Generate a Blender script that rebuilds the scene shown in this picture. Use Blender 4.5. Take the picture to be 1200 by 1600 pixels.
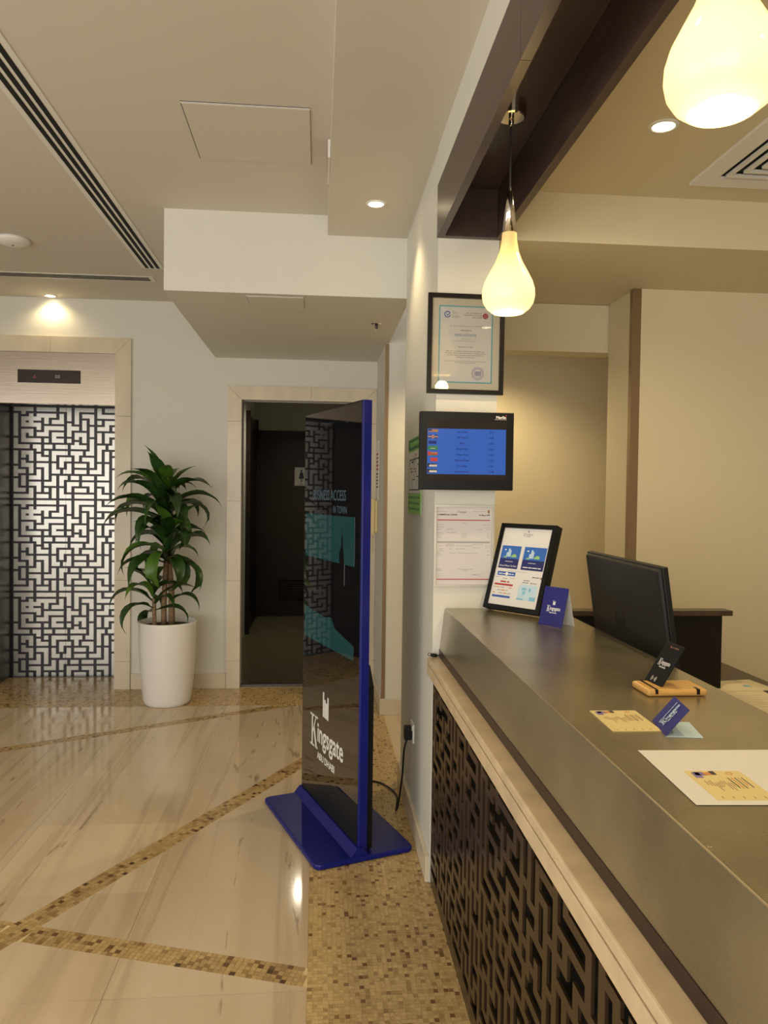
import bpy, bmesh, math, random
from math import sin, cos, pi, radians as RAD
from mathutils import Vector, Matrix

for o in list(bpy.data.objects):
    bpy.data.objects.remove(o, do_unlink=True)
SC = bpy.context.scene
COL = SC.collection

# ------------------------------------------------------------------ camera
cam = bpy.data.cameras.new('camera')
cam.sensor_fit = 'VERTICAL'
cam.sensor_height = 36.0
cam.sensor_width = 27.0
cam.lens = 1190.0 / 1600.0 * 36.0
cam.clip_start = 0.02
camo = bpy.data.objects.new('camera', cam)
COL.objects.link(camo)
_r = Vector((0.99619635, -0.08620128, 0.01273448))
_d = Vector((0.01046045, -0.02678098, -0.99958659))
_f = Vector((0.08650669, 0.99591773, -0.02577741))
camo.matrix_world = Matrix(((_r.x, -_d.x, -_f.x, 0.0), (_r.y, -_d.y, -_f.y, 0.0),
                            (_r.z, -_d.z, -_f.z, 1.5), (0, 0, 0, 1)))
SC.camera = camo

# ------------------------------------------------------------------ world, view
w = bpy.data.worlds.new('world')
SC.world = w
w.use_nodes = True
w.node_tree.nodes['Background'].inputs[0].default_value = (1.0, 0.96, 0.90, 1)
w.node_tree.nodes['Background'].inputs[1].default_value = 1.2
SC.view_settings.view_transform = 'Standard'
SC.view_settings.look = 'None'
SC.view_settings.gamma = 1.0
SC.view_settings.use_curve_mapping = False
SC.view_settings.exposure = 0.0


def area(name, loc, target, sx, sy, power, col):
    l = bpy.data.lights.new(name, 'AREA')
    l.shape = 'RECTANGLE'
    l.size, l.size_y = sx, sy
    l.energy = power
    l.color = col
    o = bpy.data.objects.new(name, l)
    COL.objects.link(o)
    o.location = loc
    o.rotation_euler = (Vector(target) - Vector(loc)).to_track_quat('-Z', 'Y').to_euler()
    return o


def spot(name, loc, target, power, col, angle=100, blend=0.8, r=0.03):
    l = bpy.data.lights.new(name, 'SPOT')
    l.energy = power
    l.color = col
    l.spot_size = RAD(angle)
    l.spot_blend = blend
    l.shadow_soft_size = r
    o = bpy.data.objects.new(name, l)
    COL.objects.link(o)
    o.location = loc
    o.rotation_euler = (Vector(target) - Vector(loc)).to_track_quat('-Z', 'Y').to_euler()
    return o


# daylight coming in through the glazed lobby front behind the photographer
area('daylight_front', (-1.6, -3.05, 1.35), (-1.6, 3, 1.2), 4.6, 2.3, 118, (1.0, 0.955, 0.87))
area('daylight_side', (-4.05, 0.2, 1.4), (0, 0.6, 1.1), 3.6, 2.0, 40, (1.0, 0.955, 0.87))
WARM = (1.0, 0.77, 0.43)

# ------------------------------------------------------------------ materials
MATS = {}


def mat(name, col=(0.5, 0.5, 0.5), rough=0.5, metal=0.0, spec=0.5, ior=1.5, emit=None, estr=0.0,
        noise=None, bump=None, coat=0.0):
    """noise=(scale, amount, (sx,sy,sz))  bump=(scale, strength, (sx,sy,sz))"""
    if name in MATS:
        return MATS[name]
    m = bpy.data.materials.new(name)
    m.use_nodes = True
    nt = m.node_tree
    b = nt.nodes['Principled BSDF']
    b.inputs['Base Color'].default_value = (*col, 1)
    b.inputs['Roughness'].default_value = rough
    b.inputs['Metallic'].default_value = metal
    b.inputs['Specular IOR Level'].default_value = spec
    b.inputs['IOR'].default_value = ior
    b.inputs['Coat Weight'].default_value = coat
    if emit:
        b.inputs['Emission Color'].default_value = (*emit, 1)
        b.inputs['Emission Strength'].default_value = estr
    if noise or bump:
        tc = nt.nodes.new('ShaderNodeTexCoord')
    if noise:
        sc, am, st = noise
        mp = nt.nodes.new('ShaderNodeMapping')
        mp.inputs['Scale'].default_value = st
        nt.links.new(tc.outputs['Object'], mp.inputs[0])
        n = nt.nodes.new('ShaderNodeTexNoise')
        n.inputs['Scale'].default_value = sc
        n.inputs['Detail'].default_value = 5
        nt.links.new(mp.outputs[0], n.inputs[0])
        r = nt.nodes.new('ShaderNodeValToRGB')
        r.color_ramp.elements[0].position = 0.3
        r.color_ramp.elements[1].position = 0.7
        r.color_ramp.elements[0].color = (*[c * (1 - am) for c in col], 1)
        r.color_ramp.elements[1].color = (*[min(1, c * (1 + am)) for c in col], 1)
        nt.links.new(n.outputs[0], r.inputs[0])
        nt.links.new(r.outputs[0], b.inputs['Base Color'])
    if bump:
        sc, am, st = bump
        mp2 = nt.nodes.new('ShaderNodeMapping')
        mp2.inputs['Scale'].default_value = st
        nt.links.new(tc.outputs['Object'], mp2.inputs[0])
        n2 = nt.nodes.new('ShaderNodeTexNoise')
        n2.inputs['Scale'].default_value = sc
        n2.inputs['Detail'].default_value = 3
        nt.links.new(mp2.outputs[0], n2.inputs[0])
        bp = nt.nodes.new('ShaderNodeBump')
        bp.inputs['Strength'].default_value = am
        bp.inputs['Distance'].default_value = 0.002
        nt.links.new(n2.outputs[0], bp.inputs['Height'])
        nt.links.new(bp.outputs[0], b.inputs['Normal'])
    MATS[name] = m
    return m


def marble_material():
    m = mat('floor_marble', (0.6, 0.5, 0.36), 0.09, spec=0.5)
    nt = m.node_tree
    b = nt.nodes['Principled BSDF']
    tc = nt.nodes.new('ShaderNodeTexCoord')

    def layer(scale, st, dist, detail=4):
        mp = nt.nodes.new('ShaderNodeMapping')
        mp.inputs['Scale'].default_value = st
        mp.inputs['Rotation'].default_value = (0, 0, RAD(2.5))
        nt.links.new(tc.outputs['Object'], mp.inputs[0])
        n = nt.nodes.new('ShaderNodeTexNoise')
        n.inputs['Scale'].default_value = scale
        n.inputs['Detail'].default_value = detail
        n.inputs['Distortion'].default_value = dist
        nt.links.new(mp.outputs[0], n.inputs[0])
        return n

    def ramp(src, stops):
        r = nt.nodes.new('ShaderNodeValToRGB')
        e = r.color_ramp.elements
        e[0].position, e[0].color = stops[0][0], (*stops[0][1], 1)
        e[1].position, e[1].color = stops[-1][0], (*stops[-1][1], 1)
        for p, c in stops[1:-1]:
            k = e.new(p)
            k.color = (*c, 1)
        nt.links.new(src, r.inputs[0])
        return r
    base = ramp(layer(1.0, (5.0, 0.22, 1), 0.2).outputs[0],
                [(0.30, (0.56, 0.43, 0.28)), (0.5, (0.62, 0.50, 0.345)), (0.72, (0.66, 0.55, 0.40))])
    # soft broad grey-brown bands
    b1 = ramp(layer(1.0, (5.0, 0.22, 1), 0.5, 5).outputs[0],
              [(0.455, (0, 0, 0)), (0.495, (0.36, 0.36, 0.36)), (0.535, (0, 0, 0))])
    mx = nt.nodes.new('ShaderNodeMixRGB')
    nt.links.new(b1.outputs[0], mx.inputs[0])
    nt.links.new(base.outputs[0], mx.inputs[1])
    mx.inputs[2].default_value = (0.36, 0.27, 0.17, 1)
    # thin dark broken veins
    v = ramp(layer(1.0, (2.3, 0.26, 1), 0.5, 9).outputs[0],
             [(0.494, (0, 0, 0)), (0.5, (0.7, 0.7, 0.7)), (0.506, (0, 0, 0))])
    br = ramp(layer(7.0, (1, 1, 1), 0.3, 3).outputs[0], [(0.48, (0, 0, 0)), (0.62, (1, 1, 1))])
    ml = nt.nodes.new('ShaderNodeMath')
    ml.operation = 'MULTIPLY'
    nt.links.new(v.outputs[0], ml.inputs[0])
    nt.links.new(br.outputs[0], ml.inputs[1])
    mx2 = nt.nodes.new('ShaderNodeMixRGB')
    nt.links.new(ml.outputs[0], mx2.inputs[0])
    nt.links.new(mx.outputs[0], mx2.inputs[1])
    mx2.inputs[2].default_value = (0.16, 0.10, 0.05, 1)
    oi = nt.nodes.new('ShaderNodeObjectInfo')
    mr = nt.nodes.new('ShaderNodeMapRange')
    mr.inputs[3].default_value = 0.93
    mr.inputs[4].default_value = 1.05
    nt.links.new(oi.outputs['Random'], mr.inputs[0])
    mu = nt.nodes.new('ShaderNodeVectorMath')
    mu.operation = 'SCALE'
    nt.links.new(mx2.outputs[0], mu.inputs[0])
    nt.links.new(mr.outputs[0], mu.inputs['Scale'])
    nt.links.new(mu.outputs[0], b.inputs['Base Color'])
    return m


def mosaic_material():
    m = mat('mosaic_stone', (0.4, 0.3, 0.15), 0.2, spec=0.45)
    nt = m.node_tree
    b = nt.nodes['Principled BSDF']
    a = nt.nodes.new('ShaderNodeAttribute')
    a.attribute_name = 'tint'
    r = nt.nodes.new('ShaderNodeValToRGB')
    e = r.color_ramp.elements
    e[0].position, e[0].color = 0.0, (0.085, 0.040, 0.015, 1)
    e[1].position, e[1].color = 1.0, (0.70, 0.53, 0.27, 1)
    for p, c in ((0.22, (0.22, 0.12, 0.046)), (0.5, (0.42, 0.285, 0.12)), (0.8, (0.60, 0.43, 0.195))):
        k = e.new(p)
        k.color = (*c, 1)
    nt.links.new(a.outputs['Fac'], r.inputs[0])
    tc = nt.nodes.new('ShaderNodeTexCoord')
    n = nt.nodes.new('ShaderNodeTexNoise')
    n.inputs['Scale'].default_value = 160
    nt.links.new(tc.outputs['Object'], n.inputs[0])
    mx = nt.nodes.new('ShaderNodeMixRGB')
    mx.blend_type = 'OVERLAY'
    mx.inputs[0].default_value = 0.35
    nt.links.new(r.outputs[0], mx.inputs[1])
    nt.links.new(n.outputs[0], mx.inputs[2])
    nt.links.new(mx.outputs[0], b.inputs['Base Color'])
    return m


def glass_tint(name, tint, ior=1.45, matte=False):
    m = bpy.data.materials.new(name)
    m.use_nodes = True
    nt = m.node_tree
    nt.nodes.remove(nt.nodes['Principled BSDF'])
    out = nt.nodes['Material Output']
    tr = nt.nodes.new('ShaderNodeBsdfTransparent')
    tr.inputs[0].default_value = (*tint, 1)
    gl = nt.nodes.new('ShaderNodeBsdfGlossy')
    gl.inputs['Roughness'].default_value = 0.02
    fr = nt.nodes.new('ShaderNodeFresnel')
    fr.inputs[0].default_value = ior
    mx = nt.nodes.new('ShaderNodeMixShader')
    nt.links.new(fr.outputs[0], mx.inputs[0])
    nt.links.new(tr.outputs[0], mx.inputs[1])
    nt.links.new(gl.outputs[0], mx.inputs[2])
    nt.links.new((tr if matte else mx).outputs[0], out.inputs[0])
    MATS[name] = m
    return m


def opal_glass():
    m = bpy.data.materials.new('opal_glass')
    m.use_nodes = True
    nt = m.node_tree
    nt.nodes.remove(nt.nodes['Principled BSDF'])
    out = nt.nodes['Material Output']
    tl = nt.nodes.new('ShaderNodeBsdfTranslucent')
    tl.inputs[0].default_value = (0.97, 0.86, 0.58, 1)
    df = nt.nodes.new('ShaderNodeBsdfDiffuse')
    df.inputs[0].default_value = (0.86, 0.72, 0.42, 1)
    gl = nt.nodes.new('ShaderNodeBsdfGlossy')
    gl.inputs['Roughness'].default_value = 0.04
    m1 = nt.nodes.new('ShaderNodeMixShader')
    m1.inputs[0].default_value = 0.86
    nt.links.new(tl.outputs[0], m1.inputs[1])
    nt.links.new(df.outputs[0], m1.inputs[2])
    m2 = nt.nodes.new('ShaderNodeMixShader')
    m2.inputs[0].default_value = 0.05
    nt.links.new(m1.outputs[0], m2.inputs[1])
    nt.links.new(gl.outputs[0], m2.inputs[2])
    nt.links.new(m2.outputs[0], out.inputs[0])
    MATS['opal_glass'] = m
    return m


marble_material()
mosaic_material()
glass_tint('smoked_glass', (0.66, 0.65, 0.61), matte=True)
glass_tint('clear_glass', (0.97, 0.97, 0.96), ior=1.4)
opal_glass()
mat('paint', (0.69, 0.68, 0.615), 0.55, spec=0.3)
mat('paint_warm', (0.70, 0.62, 0.43), 0.55, spec=0.3)
mat('ceiling_paint', (0.66, 0.62, 0.54), 0.7, spec=0.2)
mat('trim_marble', (0.66, 0.58, 0.44), 0.25, noise=(2.2, 0.10, (3, 3, 1)))
mat('ledge_marble', (0.66, 0.52, 0.33), 0.32, noise=(14, 0.12, (1, 1, 1)))
mat('dark_wood', (0.030, 0.015, 0.013), 0.35, spec=0.4, noise=(6, 0.25, (1, 8, 8)))
mat('beam_wood', (0.060, 0.036, 0.031), 0.32, spec=0.5, noise=(3, 0.2, (8, 1, 8)))
mat('black_wood', (0.010, 0.008, 0.007), 0.4, spec=0.2)
mat('steel', (0.50, 0.44, 0.38), 0.22, metal=1.0, bump=(3, 0.12, (1, 1, 90)))
mat('inlay_steel', (0.54, 0.53, 0.50), 0.26, metal=0.7)
mat('jamb_steel', (0.12, 0.11, 0.10), 0.32, metal=0.9, bump=(3, 0.2, (1, 1, 120)))
mat('etched_black', (0.016, 0.013, 0.022), 0.4)
mat('bronze', (0.30, 0.21, 0.13), 0.35, metal=0.7)
mat('counter_bronze', (0.052, 0.031, 0.015), 0.30, metal=0.25, spec=0.6)
mat('counter_black', (0.005, 0.0045, 0.004), 0.6, spec=0.15)
mat('counter_laminate', (0.33, 0.28, 0.175), 0.13, metal=0.62, spec=0.5, ior=1.6, bump=(420, 0.28, (1, 1, 1)),
    noise=(3, 0.3, (1, 1, 1)))
mat('edge_metal', (0.55, 0.48, 0.34), 0.3, metal=0.8)
mat('blue_frame', (0.006, 0.010, 0.165), 0.35, spec=0.35)
mat('screen_black', (0.006, 0.006, 0.008), 0.02, spec=0.5, ior=3.0)
mat('plastic_black', (0.008, 0.008, 0.009), 0.35, spec=0.22)
mat('plastic_matte_black', (0.011, 0.011, 0.011), 0.45, spec=0.3)
mat('print_white', (0.82, 0.82, 0.80), 0.5)
mat('print_grey', (0.36, 0.36, 0.36), 0.6)
mat('print_light_grey', (0.55, 0.54, 0.53), 0.6)
mat('print_black', (0.03, 0.03, 0.035), 0.6)
mat('print_red', (0.42, 0.03, 0.035), 0.6)
mat('print_teal', (0.13, 0.42, 0.48), 0.6)
mat('print_blue', (0.03, 0.10, 0.38), 0.6)
mat('print_navy', (0.012, 0.018, 0.13), 0.5)
mat('print_sky', (0.03, 0.13, 0.48), 0.5)
mat('print_cyan', (0.22, 0.48, 0.66), 0.6)
mat('print_pale_blue', (0.50, 0.66, 0.76), 0.6)
mat('print_green', (0.30, 0.55, 0.16), 0.6)
mat('print_dark_green', (0.02, 0.17, 0.07), 0.6)
mat('print_purple', (0.19, 0.15, 0.36), 0.6)
mat('print_yellow', (0.70, 0.58, 0.27), 0.45)
mat('print_brown', (0.30, 0.15, 0.08), 0.6)
mat('print_orange', (0.58, 0.22, 0.06), 0.6)
mat('print_silver', (0.58, 0.57, 0.55), 0.4)
mat('paper', (0.70, 0.69, 0.67), 0.6)
mat('paper_pink', (0.62, 0.595, 0.60), 0.6)
mat('paper_cream', (0.80, 0.70, 0.48), 0.6)
mat('card_blue', (0.014, 0.014, 0.17), 0.35)
mat('frame_silver', (0.62, 0.60, 0.54), 0.35, metal=0.5)
mat('white_plastic', (0.80, 0.79, 0.74), 0.35)
mat('ivory_plastic', (0.80, 0.66, 0.34), 0.4)
mat('bamboo', (0.62, 0.36, 0.11), 0.35, noise=(5, 0.16, (2, 40, 40)))
mat('chrome', (0.72, 0.68, 0.62), 0.12, metal=1.0)
mat('dark_metal', (0.10, 0.09, 0.085), 0.4, metal=0.6)
mat('pot_white', (0.80, 0.78, 0.74), 0.35, bump=(30, 0.5, (1, 1, 0.03)))
mat('soil', (0.035, 0.022, 0.015), 0.9)
mat('cane', (0.27, 0.17, 0.09), 0.7, noise=(4, 0.3, (4, 4, 40)))
mat('leaf_green', (0.022, 0.064, 0.011), 0.36, spec=0.5, noise=(9, 0.35, (1, 1, 1)))
mat('leaf_light', (0.075, 0.17, 0.02), 0.36, spec=0.5, noise=(9, 0.3, (1, 1, 1)))
mat('grout', (0.72, 0.57, 0.31), 0.6)
mat('corridor_paint', (0.60, 0.58, 0.52), 0.6)
mat('corridor_floor', (0.20, 0.17, 0.10), 0.25, noise=(60, 0.3, (1, 1, 1)))
mat('desk_wood', (0.055, 0.032, 0.018), 0.3, noise=(5, 0.25, (8, 1, 8)))
mat('slot_black', (0.004, 0.004, 0.004), 0.8)
mat('bulb', (1, 0.9, 0.7), 0.4, emit=(1.0, 0.86, 0.58), estr=24)
mat('lens_glow', (1, 0.9, 0.7), 0.4, emit=(1.0, 0.86, 0.55), estr=14)
mat('display_blue', (0.01, 0.03, 0.12), 0.15, emit=(0.040, 0.14, 0.56), estr=0.60)
mat('display_navy', (0.005, 0.01, 0.05), 0.15, emit=(0.006, 0.02, 0.16), estr=0.7)
mat('display_dark', (0.02, 0.016, 0.016), 0.12)
mat('glow_teal', (0.004, 0.02, 0.02), 0.02, ior=2.7, emit=(0.045, 0.16, 0.15), estr=0.19)
mat('glow_green', (0.01, 0.02, 0.004), 0.025, ior=2.0, emit=(0.12, 0.16, 0.03), estr=0.20)
mat('mount_card', (0.66, 0.61, 0.50), 0.6)
mat('glow_text', (0.02, 0.03, 0.04), 0.3, emit=(0.10, 0.20, 0.26), estr=0.22)
mat('glow_red', (0.08, 0.01, 0.02), 0.3, emit=(0.5, 0.03, 0.08), estr=0.12)
M = MATS


# ------------------------------------------------------------------ mesh helpers
class MB:
    def __init__(s):
        s.v, s.f = [], []

    def poly(s, pts):
        i = len(s.v)
        s.v += [tuple(p) for p in pts]
        s.f.append(tuple(range(i, i + len(pts))))
        return s

    def box(s, x0, x1, y0, y1, z0, z1):
        i = len(s.v)
        s.v += [(x0, y0, z0), (x1, y0, z0), (x1, y1, z0), (x0, y1, z0),
                (x0, y0, z1), (x1, y0, z1), (x1, y1, z1), (x0, y1, z1)]
        for q in ((0, 3, 2, 1), (4, 5, 6, 7), (0, 1, 5, 4), (1, 2, 6, 5), (2, 3, 7, 6), (3, 0, 4, 7)):
            s.f.append(tuple(i + k for k in q))
        return s

    def prism(s, pts, ext):
        """closed polygon (3-D points) extruded by vector ext"""
        n = len(pts)
        i = len(s.v)
        e = Vector(ext)
        nrm = Vector((0, 0, 0))
        P = [Vector(p) for p in pts]
        for a in range(n):
            nrm += P[a].cross(P[(a + 1) % n])
        if nrm.dot(e) > 0:
            P.reverse()
        s.v += [tuple(p) for p in P] + [tuple(p + e) for p in P]
        s.f.append(tuple(range(i, i + n)))
        s.f.append(tuple(range(i + 2 * n - 1, i + n - 1, -1)))
        for a in range(n):
            b = (a + 1) % n
            s.f.append((i + b, i + a, i + n + a, i + n + b))
        return s

    def lathe(s, prof, c=(0, 0, 0), n=32, cap0=True, cap1=True):
        i = len(s.v)
        for r, z in prof:
            for k in range(n):
                a = 2 * pi * k / n
                s.v.append((c[0] + r * cos(a), c[1] + r * sin(a), c[2] + z))
        for j in range(len(prof) - 1):
            for k in range(n):
                k2 = (k + 1) % n
                s.f.append((i + j * n + k, i + j * n + k2, i + (j + 1) * n + k2, i + (j + 1) * n + k))
        if cap0:
            s.f.append(tuple(i + k for k in reversed(range(n))))
        if cap1:
            s.f.append(tuple(i + (len(prof) - 1) * n + k for k in range(n)))
        return s

    def tube(s, pts, r, n=8):
        pts = [Vector(p) for p in pts]
        i = len(s.v)
        up = Vector((0.13, 0.31, 0.94))
        m = len(pts)
        for j, p in enumerate(pts):
            t = (pts[min(j + 1, m - 1)] - pts[max(j - 1, 0)]).normalized()
            a = t.cross(up)
            if a.length < 1e-3:
                a = t.cross(Vector((1, 0, 0)))
            a.normalize()
            b = t.cross(a)
            rr = r[j] if isinstance(r, (list, tuple)) else r
            for k in range(n):
                q = 2 * pi * k / n
                s.v.append(tuple(p + a * (rr * cos(q)) + b * (rr * sin(q))))
        for j in range(m - 1):
            for k in range(n):
                k2 = (k + 1) % n
                s.f.append((i + j * n + k, i + (j + 1) * n + k, i + (j + 1) * n + k2, i + j * n + k2))
        s.f.append(tuple(i + k for k in range(n)))
        s.f.append(tuple(i + (m - 1) * n + k for k in reversed(range(n))))
        return s

    def mesh(s, name, m, smooth=False):
        me = bpy.data.meshes.new(name)
        me.from_pydata(s.v, [], s.f)
        me.materials.append(M[m] if isinstance(m, str) else m)
        if smooth:
            me.polygons.foreach_set('use_smooth', [True] * len(me.polygons))
        me.update()
        return me

    def build(s, name, m, parent=None, local=True, smooth=False, bevel=0.0):
        if parent is not None and not local:
            L = parent.location
            s.v = [(a - L.x, b - L.y, c - L.z) for a, b, c in s.v]
        o = bpy.data.objects.new(name, s.mesh(name, m, smooth))
        COL.objects.link(o)
        o.parent = parent
        if bevel:
            md = o.modifiers.new('bevel', 'BEVEL')
            md.width = bevel
            md.segments = 2
            md.limit_method = 'ANGLE'
            md.angle_limit = RAD(40)
        return o


def tag(o, label, cat, group=None):
    o['label'] = label
    o['category'] = cat
    if group:
        o['group'] = group
    return o


def thing(name, label, cat, loc=(0, 0, 0), group=None, rz=0.0, mtx=None):
    o = bpy.data.objects.new(name, None)
    o.empty_display_size = 0.05
    COL.objects.link(o)
    if mtx is not None:
        o.matrix_world = mtx
    else:
        o.location = loc
        o.rotation_euler = (0, 0, rz)
    return tag(o, label, cat, group)


def frame(origin, u, v):
    """local x=u, y=v, z=u x v"""
    u = Vector(u).normalized()
    v = Vector(v)
    v = (v - u * v.dot(u)).normalized()
    n = u.cross(v)
    o = Vector(origin)
    return Matrix(((u.x, v.x, n.x, o.x), (u.y, v.y, n.y, o.y), (u.z, v.z, n.z, o.z), (0, 0, 0, 1)))


def struct(name, mb, m, parent=None, label=None, bevel=0.0, kind='structure', **k):
    o = mb.build(name, m, parent, bevel=bevel, **k)
    if parent is None:
        o['kind'] = kind
    if label:
        o['label'] = label
    return o


def holder(name):
    o = bpy.data.objects.new(name, None)
    o.empty_display_size = 0.05
    COL.objects.link(o)
    o['kind'] = 'structure'
    return o


def rects(parent, name, m, rl, z=0.0, th=0.0003):
    """flat printed rectangles in the parent's local XY plane"""
    mb = MB()
    for x0, x1, y0, y1 in rl:
        mb.box(x0, x1, y0, y1, z, z + th)
    return mb.build(name, m, parent)


_fc = {}


def text(parent, s, size, x, y, m, z=0.0005, align='CENTER', bold=0.0, name='lettering', sx=1.0, rot=0.0, shear=0.0):
    key = (s, size, align, bold, shear)
    cu = bpy.data.curves.new('t', 'FONT')
    cu.body = s
    cu.size = size
    cu.align_x = align
    cu.offset = bold
    cu.shear = shear
    cu.resolution_u = 3
    cu.extrude = 0.0002
    ob = bpy.data.objects.new('t', cu)
    me = bpy.data.meshes.new_from_object(ob)
    bpy.data.objects.remove(ob)
    bpy.data.curves.remove(cu)
    me.name = name
    T = Matrix.Translation((x, y, z)) @ Matrix.Rotation(rot, 4, 'Z') @ Matrix.Diagonal((sx, 1, 1, 1))
    me.transform(T)
    me.materials.clear()
    me.materials.append(M[m])
    o = bpy.data.objects.new(name, me)
    COL.objects.link(o)
    o.parent = parent
    return o


RN = random.Random(7)


def words(x0, x1, y, h, rn=None, gap=0.35, mean=2.6):
    """a line of illegible small print: dashes of word length"""
    rn = rn or RN
    out = []
    x = x0
    while x < x1 - h * 0.5:
        l = h * (mean * 0.5 + rn.random() * mean)
        e = min(x + l, x1)
        out.append((x, e, y, y + h * 0.55))
        x = e + h * gap * 1.4
    return out


def ring(mb, cx, cy, r0, r1, z=0.0, th=0.0003, a0=0.0, a1=2 * pi, n=28):
    for k in range(n):
        a, b = a0 + (a1 - a0) * k / n, a0 + (a1 - a0) * (k + 1) / n
        mb.prism([(cx + r0 * cos(a), cy + r0 * sin(a), z), (cx + r1 * cos(a), cy + r1 * sin(a), z),
                  (cx + r1 * cos(b), cy + r1 * sin(b), z), (cx + r0 * cos(b), cy + r0 * sin(b), z)], (0, 0, th))
    return mb


def disc(mb, cx, cy, r, z=0.0, th=0.0003, n=24, sy=1.0):
    mb.prism([(cx + r * cos(2 * pi * k / n), cy + sy * r * sin(2 * pi * k / n), z) for k in range(n)], (0, 0, th))
    return mb


def kingsgate(parent, cx, cy, wd, m, z=0.0005, mark=True, city=True, tall=1.0):
    """hotel wordmark: tower mark, large slab-serif K, lower-case letters, city line. wd = width"""
    h = wd * 0.36 * tall
    t = wd * 0.028
    mb = MB()
    x0 = cx - wd * 0.5
    yb = cy - h * 0.5
    kw = wd * 0.21

    def bar(pts):
        mb.prism([(a, b, z) for a, b in pts], (0, 0, 0.0004))
    # K stem with slabs
    bar([(x0 + kw * .22, yb), (x0 + kw * .22 + t * 1.3, yb), (x0 + kw * .22 + t * 1.3, yb + h), (x0 + kw * .22, yb + h)])
    for yy in (yb, yb + h - t * .8):
        bar([(x0, yy), (x0 + kw * .62, yy), (x0 + kw * .62, yy + t * .8), (x0, yy + t * .8)])
        bar([(x0 + kw * .75, yy), (x0 + kw * 1.15, yy), (x0 + kw * 1.15, yy + t * .8), (x0 + kw * .75, yy + t * .8)])
    sxm = x0 + kw * .22 + t * 1.3
    bar([(sxm, yb + h * .40), (sxm, yb + h * .50), (x0 + kw * .88, yb + h), (x0 + kw * .98, yb + h)])
    bar([(sxm + kw * .10, yb + h * .56), (sxm + kw * .24, yb + h * .66), (x0 + kw * 1.08, yb), (x0 + kw * .86, yb)])
    mb.build('lettering', m, parent)
    tx = text(parent, 'ingsgate', h * .86 / tall, 0, 0, m, 0, 'LEFT', bold=h * .012)
    mx_ = max(v.co.x for v in tx.data.vertices)
    tx.data.transform(Matrix.Translation((x0 + kw * 1.08, yb + h * .27, z)) @ Matrix.Diagonal(((wd - kw * 1.08) / mx_, 1, 1, 1)))
    if mark:
        b = MB()
        bw = wd * .040
        for k, (lo, hi) in enumerate(((0, 1.0), (-.02, .72), (-.04, .62), (-.06, .88))):
            xx = cx - wd * .10 + k * bw * 1.12
            b.box(xx, xx + bw * .92, yb + h * (1.15 + lo * .3), yb + h * (1.15 + hi * .75), z, z + .0004)
        b.build('tower_emblem', m, parent)
    if city:
        text(parent, 'ABU DHABI', h * .30 / tall, cx, yb - h * .26, m, z, bold=h * .006, sx=0.95)


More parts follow.
